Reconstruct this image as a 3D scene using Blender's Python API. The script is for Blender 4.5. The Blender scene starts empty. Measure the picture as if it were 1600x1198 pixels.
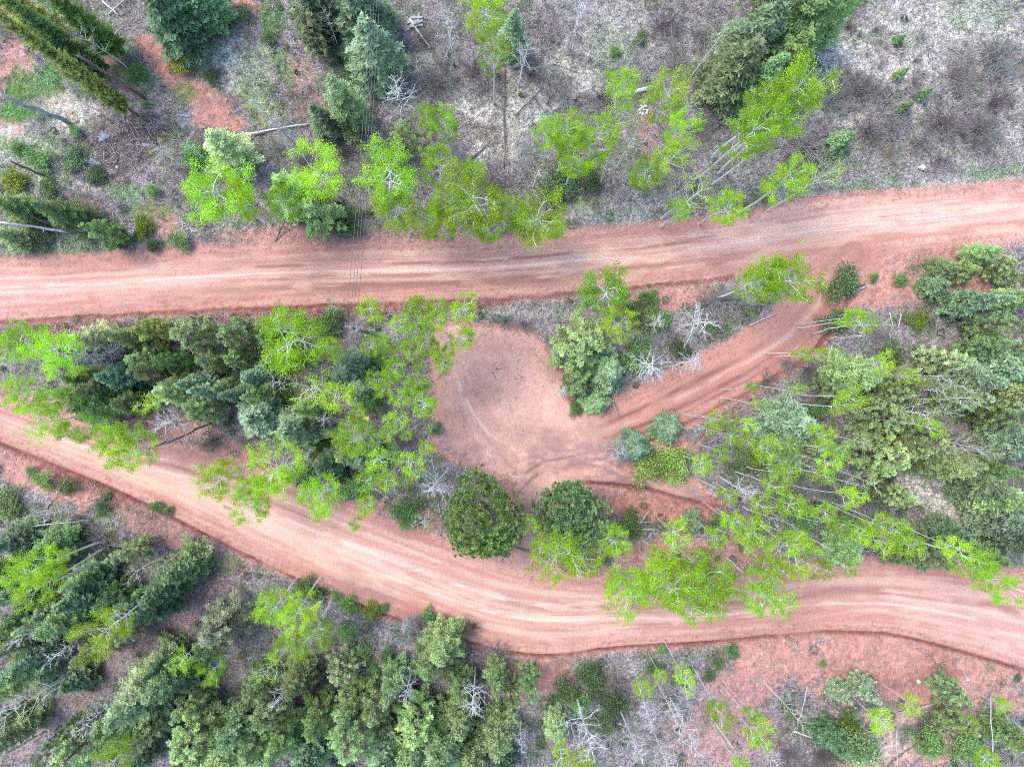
import bpy, math, random
import numpy as np

# ------------------------------------------------------------------ camera, sky, sun, exposure
sc = bpy.context.scene
HC = 60.0                 # camera height above the road, metres
FPX = 1080.0              # focal length in photograph pixels (1600 wide)
NX, NY = 765.0, 575.0     # point straight below the camera
S = FPX / HC              # ground pixels per metre
cam_d = bpy.data.cameras.new('camera')
cam = bpy.data.objects.new('camera', cam_d)
sc.collection.objects.link(cam)
cam.location = (0, 0, HC)
cam.rotation_euler = (0, 0, 0)
cam_d.sensor_width = 36.0
cam_d.lens = 36.0 * FPX / 1600.0
cam_d.shift_x = (800 - NX) / 1600.0
cam_d.shift_y = -(599 - NY) / 1600.0
cam_d.clip_start = 0.5
cam_d.clip_end = 3000
sc.camera = cam

SUN_EL, SUN_AZ = 58.0, 150.0     # degrees; azimuth measured from +X anticlockwise: light comes from the upper left
world = bpy.data.worlds.new('World')
sc.world = world
world.use_nodes = True
wn = world.node_tree
bg = wn.nodes['Background']
sky = wn.nodes.new('ShaderNodeTexSky')
sky.sky_type = 'NISHITA'
sky.sun_disc = False
sky.sun_elevation = math.radians(SUN_EL)
sky.sun_rotation = math.radians(90 - SUN_AZ)
sky.altitude = 2600
sky.air_density = 1.0
sky.dust_density = 5.0
sky.ozone_density = 0.6
wn.links.new(sky.outputs[0], bg.inputs[0])
bg.inputs[1].default_value = 0.15
sun_d = bpy.data.lights.new('sun', 'SUN')
sun_d.energy = 1.0
sun_d.angle = math.radians(30)
sun_d.color = (1.0, 0.95, 0.88)
sun = bpy.data.objects.new('sun', sun_d)
sc.collection.objects.link(sun)
sun.rotation_euler = (0, math.radians(90 - SUN_EL), math.radians(SUN_AZ))
sc.view_settings.view_transform = 'Standard'
sc.view_settings.look = 'None'
sc.view_settings.gamma = 1
sc.view_settings.use_curve_mapping = False
sc.view_settings.exposure = 1.84
sc.cycles.use_denoising = False
sc.cycles.use_adaptive_sampling = True
sc.cycles.adaptive_threshold = 0.02
sc.cycles.pixel_filter_type = 'BLACKMAN_HARRIS'
sc.cycles.filter_width = 0.9
sc.cycles.max_bounces = 5
sc.cycles.diffuse_bounces = 3
sc.cycles.transmission_bounces = 3

col = bpy.context.collection
rng = np.random.default_rng(7)
random.seed(7)

# ------------------------------------------------------------------ small helpers
def tag(o, label=None, cat=None, group=None, kind=None):
    if label: o['label'] = label
    if cat: o['category'] = cat
    if group: o['group'] = group
    if kind: o['kind'] = kind
    return o

def raw_mesh(name, V, Q, tone=None, extra=None):
    """mesh from a vertex array and a quad (or triangle) index array"""
    V = np.asarray(V, dtype=np.float32); Q = np.asarray(Q, dtype=np.int32)
    k = Q.shape[1]
    m = bpy.data.meshes.new(name)
    m.vertices.add(len(V)); m.vertices.foreach_set('co', V.ravel())
    m.loops.add(Q.size); m.loops.foreach_set('vertex_index', Q.ravel())
    m.polygons.add(len(Q)); m.polygons.foreach_set('loop_start', np.arange(0, Q.size, k, dtype=np.int32))
    m.polygons.foreach_set('loop_total', np.full(len(Q), k, dtype=np.int32))
    if tone is not None:
        a = m.attributes.new('tone', 'FLOAT', 'POINT'); a.data.foreach_set('value', np.asarray(tone, dtype=np.float32))
    if extra is not None:
        a = m.attributes.new('albedo', 'FLOAT_COLOR', 'POINT')
        a.data.foreach_set('color', (extra if extra.shape[1] == 4 else np.c_[extra, np.ones(len(V))]).astype(np.float32).ravel())
    m.update(calc_edges=True)
    return m

def put(name, mesh, mat=None, parent=None):
    if mat is not None and not mesh.materials: mesh.materials.append(mat)
    o = bpy.data.objects.new(name, mesh)
    col.objects.link(o)
    if parent is not None: o.parent = parent
    return o

def unit(a):
    return a / np.maximum(np.linalg.norm(a, axis=-1, keepdims=True), 1e-9)

def leaves(C, D, L, W, tone, r, fold=0.0):
    """rhombic leaves: centre C, direction D, length L, width W -> V, Q, tone"""
    n = len(C)
    D = unit(D)
    X = unit(np.cross(D, unit(r.normal(size=(n, 3)) + np.array([0, 0, 0.0]))))
    Nn = np.cross(D, X)
    L = np.broadcast_to(np.asarray(L, float), (n,))[:, None]; W = np.broadcast_to(np.asarray(W, float), (n,))[:, None]
    V = np.stack([C - D * L / 2, C + X * W / 2 + Nn * W * fold, C + D * L / 2, C - X * W / 2 + Nn * W * fold], 1).reshape(-1, 3)
    return V, np.arange(4 * n).reshape(-1, 4), np.repeat(tone, 4)

def flat_leaves(C, D, L, W, tone, r, up=1.5):
    """leaves whose faces look mostly upward"""
    n = len(C)
    D = unit(D)
    U = unit(r.normal(size=(n, 3)) + np.array([0, 0, up]))
    X = unit(np.cross(D, U))
    L = np.broadcast_to(np.asarray(L, float), (n,))[:, None]; W = np.broadcast_to(np.asarray(W, float), (n,))[:, None]
    V = np.stack([C - D * L / 2, C + X * W / 2, C + D * L / 2, C - X * W / 2], 1).reshape(-1, 3)
    return V, np.arange(4 * n).reshape(-1, 4), np.repeat(tone, 4)

def join(parts):
    Vs, Qs, Ts, off = [], [], [], 0
    for V, Q, T in parts:
        Vs.append(V); Qs.append(Q + off); Ts.append(T); off += len(V)
    return np.concatenate(Vs), np.concatenate(Qs), np.concatenate(Ts)

def tubes(paths, k=4, tone=0.5):
    """paths: list of (points (n,3), radii (n,)) -> open k-sided tubes"""
    Vs, Qs, off = [], [], 0
    ang = np.arange(k) * 2 * math.pi / k
    ca, sa = np.cos(ang), np.sin(ang)
    for P, R in paths:
        P = np.asarray(P, float); R = np.asarray(R, float); n = len(P)
        T = np.gradient(P, axis=0); T = unit(T)
        a = np.array([0, 0, 1.0]) if abs(T[0, 2]) < 0.9 else np.array([1.0, 0, 0])
        X = unit(np.cross(T, a)); Y = np.cross(T, X)
        V = P[:, None] + R[:, None, None] * (X[:, None] * ca[None, :, None] + Y[:, None] * sa[None, :, None])
        Vs.append(V.reshape(-1, 3))
        i = np.arange(n - 1)[:, None] * k; j = np.arange(k)[None]; j2 = (j + 1) % k
        Qs.append(np.stack([i + j, i + j2, i + k + j2, i + k + j], -1).reshape(-1, 4) + off)
        if k == 4: Qs.append(np.array([[off + (n - 1) * k + q for q in range(4)]]))
        off += n * k
    V = np.concatenate(Vs)
    return V, np.concatenate(Qs), np.full(len(V), tone)

# value noise on the plane
_tab = np.random.default_rng(99).random((8, 256, 256))
def vn(x, y, s=0):
    t = _tab[s % 8]
    xi = np.floor(x).astype(int); yi = np.floor(y).astype(int)
    fx = x - xi; fy = y - yi
    fx = fx * fx * (3 - 2 * fx); fy = fy * fy * (3 - 2 * fy)
    xi += 37 * (s // 8); x0, x1, y0, y1 = xi & 255, (xi + 1) & 255, yi & 255, (yi + 1) & 255
    return (t[x0, y0] * (1 - fx) + t[x1, y0] * fx) * (1 - fy) + (t[x0, y1] * (1 - fx) + t[x1, y1] * fx) * fy
def fbm(x, y, scale, o=4, s=0):
    a, tot, v = 1.0, 0.0, 0.0
    for k in range(o):
        v = v + a * vn(x / scale * 2 ** k + 13.7 * k, y / scale * 2 ** k + 5.1 * k, s + k); tot += a; a *= 0.55
    return v / tot
def sm(a, b, x):
    t = np.clip((x - a) / (b - a), 0, 1); return t * t * (3 - 2 * t)

# ------------------------------------------------------------------ layout of the ground, in photograph pixels on the plane z = 0
def interp(pts):
    p = np.array(pts, float)
    def f(x):
        # smooth piecewise curve (Catmull-like through finite-difference slopes)
        xs, ys = p[:, 0], p[:, 1]; m = np.gradient(ys, xs)
        i = np.clip(np.searchsorted(xs, x) - 1, 0, len(xs) - 2)
        h = xs[i + 1] - xs[i]; t = np.clip((x - xs[i]) / h, 0, 1)
        return ((2*t**3 - 3*t**2 + 1) * ys[i] + (t**3 - 2*t**2 + t) * h * m[i] + (-2*t**3 + 3*t**2) * ys[i+1] + (t**3 - t**2) * h * m[i+1])
    return f
UT = interp([(-400,425),(0,408),(200,398),(300,390),(400,386),(560,380),(700,380),(900,364),(1000,356),(1150,338),(1300,312),(1450,298),(1600,285),(2000,255)])
UB = interp([(-400,520),(0,500),(200,488),(400,478),(560,473),(700,468),(900,455),(1000,446),(1150,428),(1290,408),(1450,388),(1600,372),(2000,340)])
LT = interp([(-400,500),(-60,600),(0,622),(100,655),(200,688),(300,700),(400,735),(500,775),(600,812),(700,850),(800,885),(900,900),(1000,905),(1100,905),(1200,895),(1300,880),(1400,876),(1500,882),(1600,895),(2000,930)])
LB = interp([(-400,520),(-60,665),(0,690),(100,730),(200,772),(300,822),(400,872),(500,918),(600,957),(700,992),(800,1017),(870,1021),(950,1010),(1100,1001),(1200,992),(1300,984),(1400,990),(1500,1014),(1600,1043),(2000,1160)])
SPUR = np.array([(1335,398),(1296,425),(1280,474),(1230,528),(1158,572),(1080,612),(1000,652),(930,680),(880,700)], float)
SPURW = np.array([46, 38, 40, 42, 40, 39, 38, 40, 46], float)
CLEAR = [(674,556),(682,512),(712,506),(745,510),(790,514),(832,524),(858,560),(882,600),(892,640),(940,655),(960,690),(985,730),(1020,752),(1075,748),(1108,778),(1100,794),(1040,778),(980,762),(920,752),(880,768),(850,800),(840,870),(800,900),(810,800),(800,745),(745,727),(700,712),(680,690),(684,640),(680,600)]

def sdf(px, py, poly):
    p = np.array(poly, float); n = len(p)
    d = np.full(px.shape, 1e9); ins = np.zeros(px.shape, bool)
    for i in range(n):
        a = p[i]; b = p[(i + 1) % n]
        ex, ey = b - a; wx, wy = px - a[0], py - a[1]
        t = np.clip((wx * ex + wy * ey) / (ex * ex + ey * ey), 0, 1)
        d = np.minimum(d, np.hypot(wx - t * ex, wy - t * ey))
        c = (a[1] > py) != (b[1] > py)
        with np.errstate(divide='ignore', invalid='ignore'):
            ins ^= c & (px < (b[0] - a[0]) * (py - a[1]) / (b[1] - a[1] if b[1] != a[1] else 1e-9) + a[0])
    return np.where(ins, -d, d)
def spur_sd(px, py):
    best = np.full(px.shape, 1e9); tt = np.zeros(px.shape); ss = np.zeros(px.shape); acc = 0.0
    for i in range(len(SPUR) - 1):
        a, b = SPUR[i], SPUR[i + 1]; e = b - a; l = math.hypot(*e)
        wx, wy = px - a[0], py - a[1]
        t = np.clip((wx * e[0] + wy * e[1]) / (l * l), 0, 1)
        dd = np.hypot(wx - t * e[0], wy - t * e[1]); side = np.sign(e[0] * wy - e[1] * wx)
        w = SPURW[i] * (1 - t) + SPURW[i + 1] * t
        m = dd - w < best
        best = np.where(m, dd - w, best); tt = np.where(m, side * dd, tt); ss = np.where(m, acc + t * l, ss); acc += l
    return best, tt, ss

def blobs(px, py, lst, wob):
    m = np.zeros(px.shape)
    for b in lst:
        cx, cy, rx, ry = b[:4]; a = math.radians(b[4]) if len(b) > 4 else 0; w = b[5] if len(b) > 5 else 1
        dx, dy = px - cx, py - cy
        u = (dx * math.cos(a) + dy * math.sin(a)) / rx; v = (-dx * math.sin(a) + dy * math.cos(a)) / ry
        m = np.maximum(m, w * sm(1.25, 0.6, np.hypot(u, v) + wob))
    return m
RED = [(1375,445,110,40,-5),(1040,468,90,22,-12,.8),(280,120,85,24,45),(335,175,36,36,0),(470,135,28,60,-20,.4),(243,72,22,16,45),(365,192,20,16,0),(20,110,40,60,0,.7),(8,205,30,26,0),
       (375,8,40,14,10),(1010,215,14,56,0,.5),(1400,1040,230,62,6),(1190,1040,90,50,-30,.9),(845,1050,50,36,0,.9),(60,740,120,26,25,.9),(250,820,120,26,27,.6),
       (1045,693,50,14,5),(1010,780,120,34,8,.9),(1080,870,150,36,0,.8),(940,900,160,30,0,.8),(820,770,40,70,0,.9),(1390,1160,90,60,0,.7),(1130,1140,90,60,0,.55),(1500,560,50,20,0,.4),
       (40,325,20,14,0,.9),(255,345,40,25,40,.7),(130,320,40,20,0,.5),(440,370,90,18,0,.8),(640,365,90,18,0,.6),(860,770,60,30),(190,115,40,22,30,.8),(90,160,30,16,30,.6),
       (1500,445,100,30,0,.8),(1455,400,120,20,-5,.9),(640,805,60,20,18,.8),(560,800,80,22,18,.8),(385,720,60,30,30,.9),(250,660,100,20,15,.7),(60,630,80,20,15,.6),(1330,890,140,22,0,.8),(1560,905,80,25,5,.8)]
DEEP = [(200,520,230,18,2,.9),(480,490,160,16,-3,.9),(690,480,120,12,-3,.7),(1130,660,70,14,-35,.6),(1270,540,60,14,-50,.8),(1060,775,110,14,12,.9),(100,735,150,16,24,.9),(1400,1060,60,16,0,.5),(1470,1040,30,25,0,.5),(1320,1065,30,25,0,.5),(1010,790,90,30,0,.5)]
DRY = [(375,105,70,50,30),(120,185,70,30,25,.9),(60,250,110,36,30,.8),(745,170,70,26,10),(775,235,50,40,0,.9),(840,165,60,40,-20),(905,110,60,34,30),(1060,70,80,50,0,.5),(1100,100,40,40,0,.7),
       (1330,110,80,40,10),(1330,175,60,34,20,.9),(1420,110,70,36,0),(1500,110,60,24,0,.8),(1450,200,80,70,0,.7),(1530,230,80,40,0,.7),(1480,40,150,50,0,.75),(1440,750,56,40,40,1.0),(1475,800,46,26,30,1.0),
       (820,490,90,12,0,.35),(1390,1150,60,50,0,.5),(640,838,60,12,12,.4),(1200,70,20,20,0,.3),(960,50,60,60,0,.45),(640,145,50,40,0,.4),(690,120,80,50,0,.35),(1560,150,50,50,0,.4),(1520,280,110,14,-6,.5),(980,330,80,20,-5,.3)]
GREEN = [(240,330,40,14,0,.7),(130,130,30,20,30,.6),(330,270,30,14,0,.5),(20,230,30,20,0,.6),(85,25,40,20,20,.6),(150,350,60,16,20,.7),(195,300,40,16,10,.6),(52,135,58,34,-15),(25,172,40,20,0),(212,118,36,16,20,.8),(175,70,50,24,40,.6),(425,30,18,36,0,.9),(440,105,14,40,-20,.7),(400,120,30,50,-10,.5),(95,235,50,20,20,.5),(290,145,22,16,0,.7),(60,275,70,20,10,.5),
         (1560,268,60,14,-5,.5),(1350,290,80,10,-5,.3),(960,90,40,50,0,.35),(60,375,120,24,0,.5),(930,985,60,8,0,.5),(350,880,30,16,0,.5),(1400,60,60,12,0,.3),(1530,20,60,30,0,.35),(620,840,60,10,12,.25)]
WET = [(150,265,60,24,10,.7),(300,250,60,20,0,.6),(110,330,80,20,10,.6),(330,215,30,16,0,.6),(200,180,40,14,20,.7),(195,225,70,46,10),(245,215,60,16,-10,.9),(30,40,60,30,30,.5),(480,1085,70,20,-35,.9),(60,1000,60,40,-30,.7),(330,900,14,30,35,.5),(740,1020,20,60,-40,.5),(595,1110,20,60,20,.6),(720,185,60,8,25,.7),(770,230,10,50,0,.5),(890,170,40,8,-30,.6)]
PALE = [(700,90,130,60,0,.7),(980,330,110,30,0,.8),(1540,60,110,60,0,.6),(640,985,60,22,10,.5),(1080,80,90,70,0,.5),(1240,1170,100,40,0,.5),(1100,1150,160,50,0,.6)]

DARK = [(700,60,50,30,0,.6),(830,60,50,40,0,.6),(990,110,30,40,0,.5),(450,150,40,30,0,.5),(760,150,40,20,0,.5),(150,320,60,20,0,.6),(330,240,50,20,0,.6),(200,130,40,20,30,.5),(60,70,30,20,0,.6),(1540,105,70,44,0,.8),(1500,190,75,55,0,.8),(1335,150,46,30,-20,.8),(1385,185,50,60,0,.7),(1275,230,60,34,-20,.8),(1560,240,40,30,0,.7),(1440,235,30,22,0,.8),(1470,258,30,12,0,.9),(1100,35,60,40,0,.5),(1040,95,40,30,0,.6),(1130,190,40,40,0,.6),(790,270,60,30,0,.6),(680,130,60,30,0,.5),(870,130,30,20,0,.7),(930,165,40,14,0,.7),(230,200,50,24,0,.8)]
def path_mask(px, py):
    t = np.clip(((px - 20) * 380 + (py - 1172) * -305) / (380. ** 2 + 305. ** 2), 0, 1); d = np.hypot(px - 20 - 380 * t, py - 1172 + 305 * t)
    return sm(26, 10, d + (fbm(px, py, 40, 2, 3) - .5) * 24)
def ground(px, py):
    """everything about the ground at photograph pixel (px, py): dict of fields"""
    wob = (fbm(px, py, 22, 4, 1) - .5) * 0.9 + (fbm(px, py, 6, 2, 5) - .5) * .35
    e = (fbm(px, py, 30, 4, 2) - .5) * 12 + (fbm(px, py, 5, 2, 3) - .5) * 5
    ut, ub, lt, lb = UT(px), UB(px), LT(px), LB(px)
    dU = np.maximum(ut - py, py - ub); dL = np.maximum(lt - py, py - lb)
    dS, tS, sS = spur_sd(px, py)
    dC = sdf(px, py, CLEAR)
    g = dict(dU=dU + e * .6, dL=dL + e * .6, dS=dS + e * .6, dC=dC + e * .6, ut=ut, ub=ub, lt=lt, lb=lb, tS=tS, sS=sS)
    d = np.minimum(np.minimum(g['dU'], g['dL']), np.minimum(g['dS'], g['dC']))
    g['d'] = d
    g['road'] = sm(3, -3, d)
    g['red'] = np.maximum(blobs(px, py, RED, wob), sm(16, 0, d) * .9)
    g['deep'] = blobs(px, py, DEEP, wob)
    # the crumbling cut bank on the outer side of the lower road, of the spur and of the clearing
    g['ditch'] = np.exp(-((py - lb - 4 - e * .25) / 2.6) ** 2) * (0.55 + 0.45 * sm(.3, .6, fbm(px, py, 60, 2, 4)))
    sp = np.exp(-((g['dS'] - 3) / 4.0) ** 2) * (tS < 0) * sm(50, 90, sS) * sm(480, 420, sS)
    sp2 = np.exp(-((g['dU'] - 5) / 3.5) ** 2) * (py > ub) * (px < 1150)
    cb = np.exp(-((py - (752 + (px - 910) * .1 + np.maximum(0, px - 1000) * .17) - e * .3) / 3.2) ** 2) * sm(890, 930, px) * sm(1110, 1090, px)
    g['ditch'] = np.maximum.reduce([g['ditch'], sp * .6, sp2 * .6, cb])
    off = sm(0, 8, d)
    g['dry'] = blobs(px, py, DRY, wob * 1.3) * off
    g['green'] = blobs(px, py, GREEN, wob * 1.3) * off
    g['wet'] = blobs(px, py, WET, wob)
    g['dark'] = blobs(px, py, DARK, wob); g['path'] = path_mask(px, py)
    g['pale'] = blobs(px, py, PALE, wob)
    h = (fbm(px, py, 150, 3, 6) - .4) * 0.9 * sm(0, 70, d) + (fbm(px, py, 9, 3, 7) - .5) * .28 * sm(-2, 14, d)
    h = h + (fbm(px, py, 5, 2, 2) - .5) * .10 * sm(-4, 6, d)
    t = np.where(g['dU'] < g['dL'], py - .96 * (ut * .5 + ub * .5), py - (lt + lb) * .5)
    h = h + (fbm(px * .05, (py - (ub if True else 0)) * 1.0, 4, 2, 4) - .5) * .035 * g['road']
    h = h + .45 * sm(5, 38, py - lb) * sm(200, 60, py - lb) + .35 * sm(2, 20, g['dS']) * (tS < 0) * sm(70, 30, g['dS']) * (sS > 60)
    h = h - .34 * g['ditch'] - .25 * g['wet']
    h = h * sm(0, 60, np.minimum(np.minimum(px + 130, 1730 - px), np.minimum(py + 130, 1330 - py)))
    g['h'] = h
    return g

C_LITTER = np.array([.15, .12, .12]); C_LITTER2 = np.array([.33, .295, .29])
def albedo(px, py, g):
    n1 = fbm(px, py, 40, 4, 3)[:, None]; n2 = fbm(px, py, 5, 3, 1)[:, None]; n3 = vn(px * .8, py * .8, 2)[:, None]
    c = C_LITTER * (1 - n1) + C_LITTER2 * n1
    c = c * (.55 + .9 * n2) * (.8 + .4 * n3)
    c = c * (1 + .25 * g['pale'][:, None])
    gr = sm(.45, .62, fbm(px, py, 26, 4, 6))[:, None] * .45
    c = c * (1 - gr) + np.array([.16, .19, .11]) * (.6 + .8 * n2) * gr
    def mix(c, k, m): 
        m = np.clip(m, 0, 1)[:, None]; return c * (1 - m) + np.asarray(k) * m
    redc = np.array([.50, .245, .19]) * (.70 + .6 * n2) * (.75 + .5 * n1)
    spk = sm(.38, .56, fbm(px, py, 4.5, 3, 5))
    c = mix(c, np.array([.30, .20, .185]) * (.6 + .8 * n2), g['path'] * .7)
    c = mix(c, redc, np.clip(g['red'] * 1.15, 0, 1) * (.74 + .26 * spk))
    c = mix(c, np.array([.25, .095, .075]) * (.6 + .7 * n2), g['deep'] * .75)
    c = mix(c, np.array([.56, .53, .44]) * (.55 + .75 * n2), g['dry'] * (.35 + .65 * spk))
    c = mix(c, np.array([.105, .09, .095]) * (.5 + 1. * n2), g['dark'] * .75)
    c = mix(c, np.array([.085, .23, .045]) * (.4 + 1. * n2), g['green'] * .85)
    c = mix(c, np.array([.085, .055, .055]) * (.5 + 1. * n2), g['wet'] * .8)
    # road surface: packed pale dust with streaks along the direction of travel
    isU = g['dU'] <= np.minimum(g['dL'], np.minimum(g['dS'], g['dC']))
    isL = (~isU) & (g['dL'] <= np.minimum(g['dS'], g['dC']))
    isS = (~isU) & (~isL) & (g['dS'] < g['dC'] - 4)
    tU = (py - g['ut']) / (g['ub'] - g['ut']); tL = (py - g['lt']) / (g['lb'] - g['lt'])
    t = np.where(isU, tU * 90, np.where(isL, tL * 110, g['tS'] + 40)); s = np.where(isS, g['sS'], px)
    tw = t + (fbm(px, py, 90, 2, 1) - .5) * 3
    uu = isS | ((~isU) & (~isL)); t = np.where(uu, g['tS'] + 40, t); s = np.where(uu, g['sS'], s); tw = t + (fbm(px, py, 90, 2, 1) - .5) * 3
    st = .5 * fbm(s / 30, tw, 7, 3, 2) + .3 * fbm(s / 14, tw, 2.6, 2, 5) + .2 * fbm(px, py, 16, 3, 4)
    tn = np.where(isU, tU, np.where(isL, tL, .5))
    mid = np.exp(-((tn - np.where(isU, .42, .45)) / .27) ** 2) * (isU | isL)
    big = fbm(px, py, 130, 2, 6)
    lite = np.clip(sm(.38, .64, st) * .52 + mid * .42 - .06 + (big - .5) * .5, 0, 1)[:, None]
    darkband = (isU * np.exp(-((tU - .72) / .09) ** 2) * sm(150, 500, px) * sm(1280, 1000, px) + isU * np.exp(-((tU - .34) / .035) ** 2) * sm(250, 360, px) * sm(1250, 1100, px)
                + isL * np.exp(-((tL - .42) / .09) ** 2) * sm(560, 800, px) * .8 + isL * np.exp(-((tL - .30) / .05) ** 2) * .5 * sm(600, 300, px)
                + isU * np.exp(-((tU - .55) / .03) ** 2) * sm(300, 450, px) * sm(1000, 800, px) * .8)
    darkband = darkband * sm(.3, .55, fbm(s / 6, tw, 9, 3, 7))
    rc = np.array([.50, .24, .185]) * (1 - lite) + np.array([.74, .475, .37]) * lite
    rc = mix(rc, np.array([.30, .14, .11]), np.clip(darkband, 0, 1) * .85)
    for (isX, tX, lst) in ((isU, tU, ((.27, .016, 0, 1250, .7, 0), (.36, .010, 560, 1600, .9, 0), (.47, .018, -50, 1600, .8, 1), (.58, .012, 250, 900, .8, 0), (.66, .020, 420, 1250, .8, 0), (.52, .012, 900, 1600, .6, 1), (.80, .014, 380, 1290, .7, 0), (.20, .014, 700, 1600, .5, 1), (.88, .02, -50, 500, .6, 0))),
                           (isL, tL, ((.30, .014, -50, 620, .8, 0), (.40, .022, 0, 900, .7, 1), (.52, .012, 560, 1250, .8, 0), (.60, .018, 500, 1600, .8, 1), (.70, .014, 780, 1600, .7, 0), (.46, .014, 1000, 1600, .7, 0), (.22, .02, 100, 760, .6, 1), (.80, .02, -50, 700, .5, 0)))):
        for t0, w, xa, xb, k, li in lst:
            tt = tX + (fbm(px, py * 0, 160, 2, int(t0 * 50) % 8) - .5) * .05
            m_ = np.exp(-((tt - t0) / w) ** 2) * sm(xa, xa + 120, px) * sm(xb, xb - 120, px) * sm(.32, .52, fbm(px / 10, py, 5, 3, int(t0 * 100) % 8)) * isX
            rc = mix(rc, (np.array([.86, .68, .58]) if li else np.array([.27, .125, .10])), m_ * k * (.62 if not li else .65))
    ochre = sm(.5, .75, fbm(s / 8, tw, 10, 3, 6)) * sm(.4, .6, tn) * sm(.9, .6, tn) * isL * .5 + isU * sm(750, 950, px) * sm(.5, .7, fbm(s / 5, tw, 12, 2, 3)) * .35
    rc = mix(rc, np.array([.80, .55, .36]), ochre)
    rutS = (.8 * np.exp(-((g['tS'] + 24) / 2.5) ** 2) + np.exp(-((g['tS'] + 13) / 5) ** 2) + np.exp(-((g['tS'] - 11) / 5) ** 2) * .9)
    spc = np.array([.46, .225, .17]) * (.75 + .5 * st[:, None] + .25 * n1)
    spc_ = spc
    spc_ = mix(spc_, np.array([.20, .09, .078]), rutS * (.35 + .5 * sm(.3, .6, fbm(s / 6, tw, 6, 3, 1))) * (.4 + .6 * sm(140, 330, g['sS'])))
    spc_ = mix(spc_, np.array([.66, .42, .34]), np.exp(-((g['tS'] - 1) / 4) ** 2) * .6 * sm(.35, .6, fbm(s / 6, tw, 5, 3, 6)))
    # clearing: smoother, pinker, worn dark at its southern end
    isC = (~isU) & (~isL) & (~isS)
    cc = np.array([.60, .345, .27]) * (.58 + .8 * fbm(px, py, 36, 5, 4)[:, None]) * (.85 + .3 * n2)
    wear = (sm(.42, .60, fbm(px * .5, py, 40, 4, 2)) * sm(640, 720, py) * (.35 + .65 * sm(.4, .6, fbm(px * .3, py, 4, 3, 4))) + .55 * sm(735, 775, py))
    for cx_, cy_, r0_, k_ in ((1010, 560, 300, -.22), (1010, 560, 288, .16), (900, 560, 190, -.4), (905, 830, 120, .5), (905, 830, 134, .5)):
        rad_ = np.hypot(px - cx_, (py - cy_) * 1.15) + (fbm(px, py, 60, 2, 3) - .5) * 12
        m_ = np.exp(-((rad_ - r0_) / 2.6) ** 2) * sm(.36, .56, fbm(px, py, 14, 3, 6))
        cc = mix(cc, (np.array([.27, .14, .12]) if k_ > 0 else np.array([.72, .5, .41])), np.clip(m_ * abs(k_) * 2.0, 0, .8))
    cc = mix(cc, np.array([.33, .19, .175]), wear * .8)
    seed = (sm(.66, .74, fbm(px, py, 3.2, 2, 3)) * np.exp(-((px - 800) / 55) ** 2) * sm(520, 560, py) * sm(720, 660, py))
    cc = mix(cc, np.array([.10, .13, .05]), seed * .25)
    wS = sm(14, -22, g['dS'] - g['dC'] + (fbm(px, py, 30, 3, 4) - .5) * 30) * sm(540, 440, g['sS'])
    wSC = (wS * (isS | isC))[:, None]
    rc = np.where((isS | isC)[:, None], spc_ * wSC + cc * (1 - wSC), rc)
    edge = sm(-22, 2, g['d'])[:, None] * .35 * (isU | isL)[:, None]
    rc = rc * (1 - edge) + redc * edge
    sp2 = sm(.62, .72, fbm(px, py, 3.4, 2, 1)) * sm(-30, -2, g['d'])
    rc = mix(rc, np.array([.22, .14, .12]), sp2 * .6)
    rc = rc * (.93 + .14 * n3)
    c = mix(c, rc, g['road'])
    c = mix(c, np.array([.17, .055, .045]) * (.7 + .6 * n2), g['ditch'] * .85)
    alpha = np.clip(1 - g['road'] * .92 - .7 * g['red'] * (1 - g['road']), 0, 1)
    return np.c_[np.clip(c, .01, .9), alpha]

# ------------------------------------------------------------------ materials
def new_mat(name):
    m = bpy.data.materials.new(name); m.use_nodes = True
    nt = m.node_tree; b = nt.nodes['Principled BSDF']
    return m, nt, b
def nnode(nt, t, **kw):
    n = nt.nodes.new(t)
    for k, v in kw.items():
        if k in n.inputs: n.inputs[k].default_value = v
        else: setattr(n, k, v)
    return n
def ramp(nt, fac, c0, c1, p0=0.0, p1=1.0):
    r = nt.nodes.new('ShaderNodeValToRGB')
    r.color_ramp.elements[0].position = p0; r.color_ramp.elements[0].color = (*c0, 1)
    r.color_ramp.elements[1].position = p1; r.color_ramp.elements[1].color = (*c1, 1)
    nt.links.new(fac, r.inputs[0]); return r.outputs[0]
def mulcol(nt, a, b, fac=1.0):
    x = nt.nodes.new('ShaderNodeMix'); x.data_type = 'RGBA'; x.blend_type = 'MULTIPLY'
    x.inputs[0].default_value = fac
    nt.links.new(a, x.inputs[6]); nt.links.new(b, x.inputs[7]); return x.outputs[2]

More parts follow.
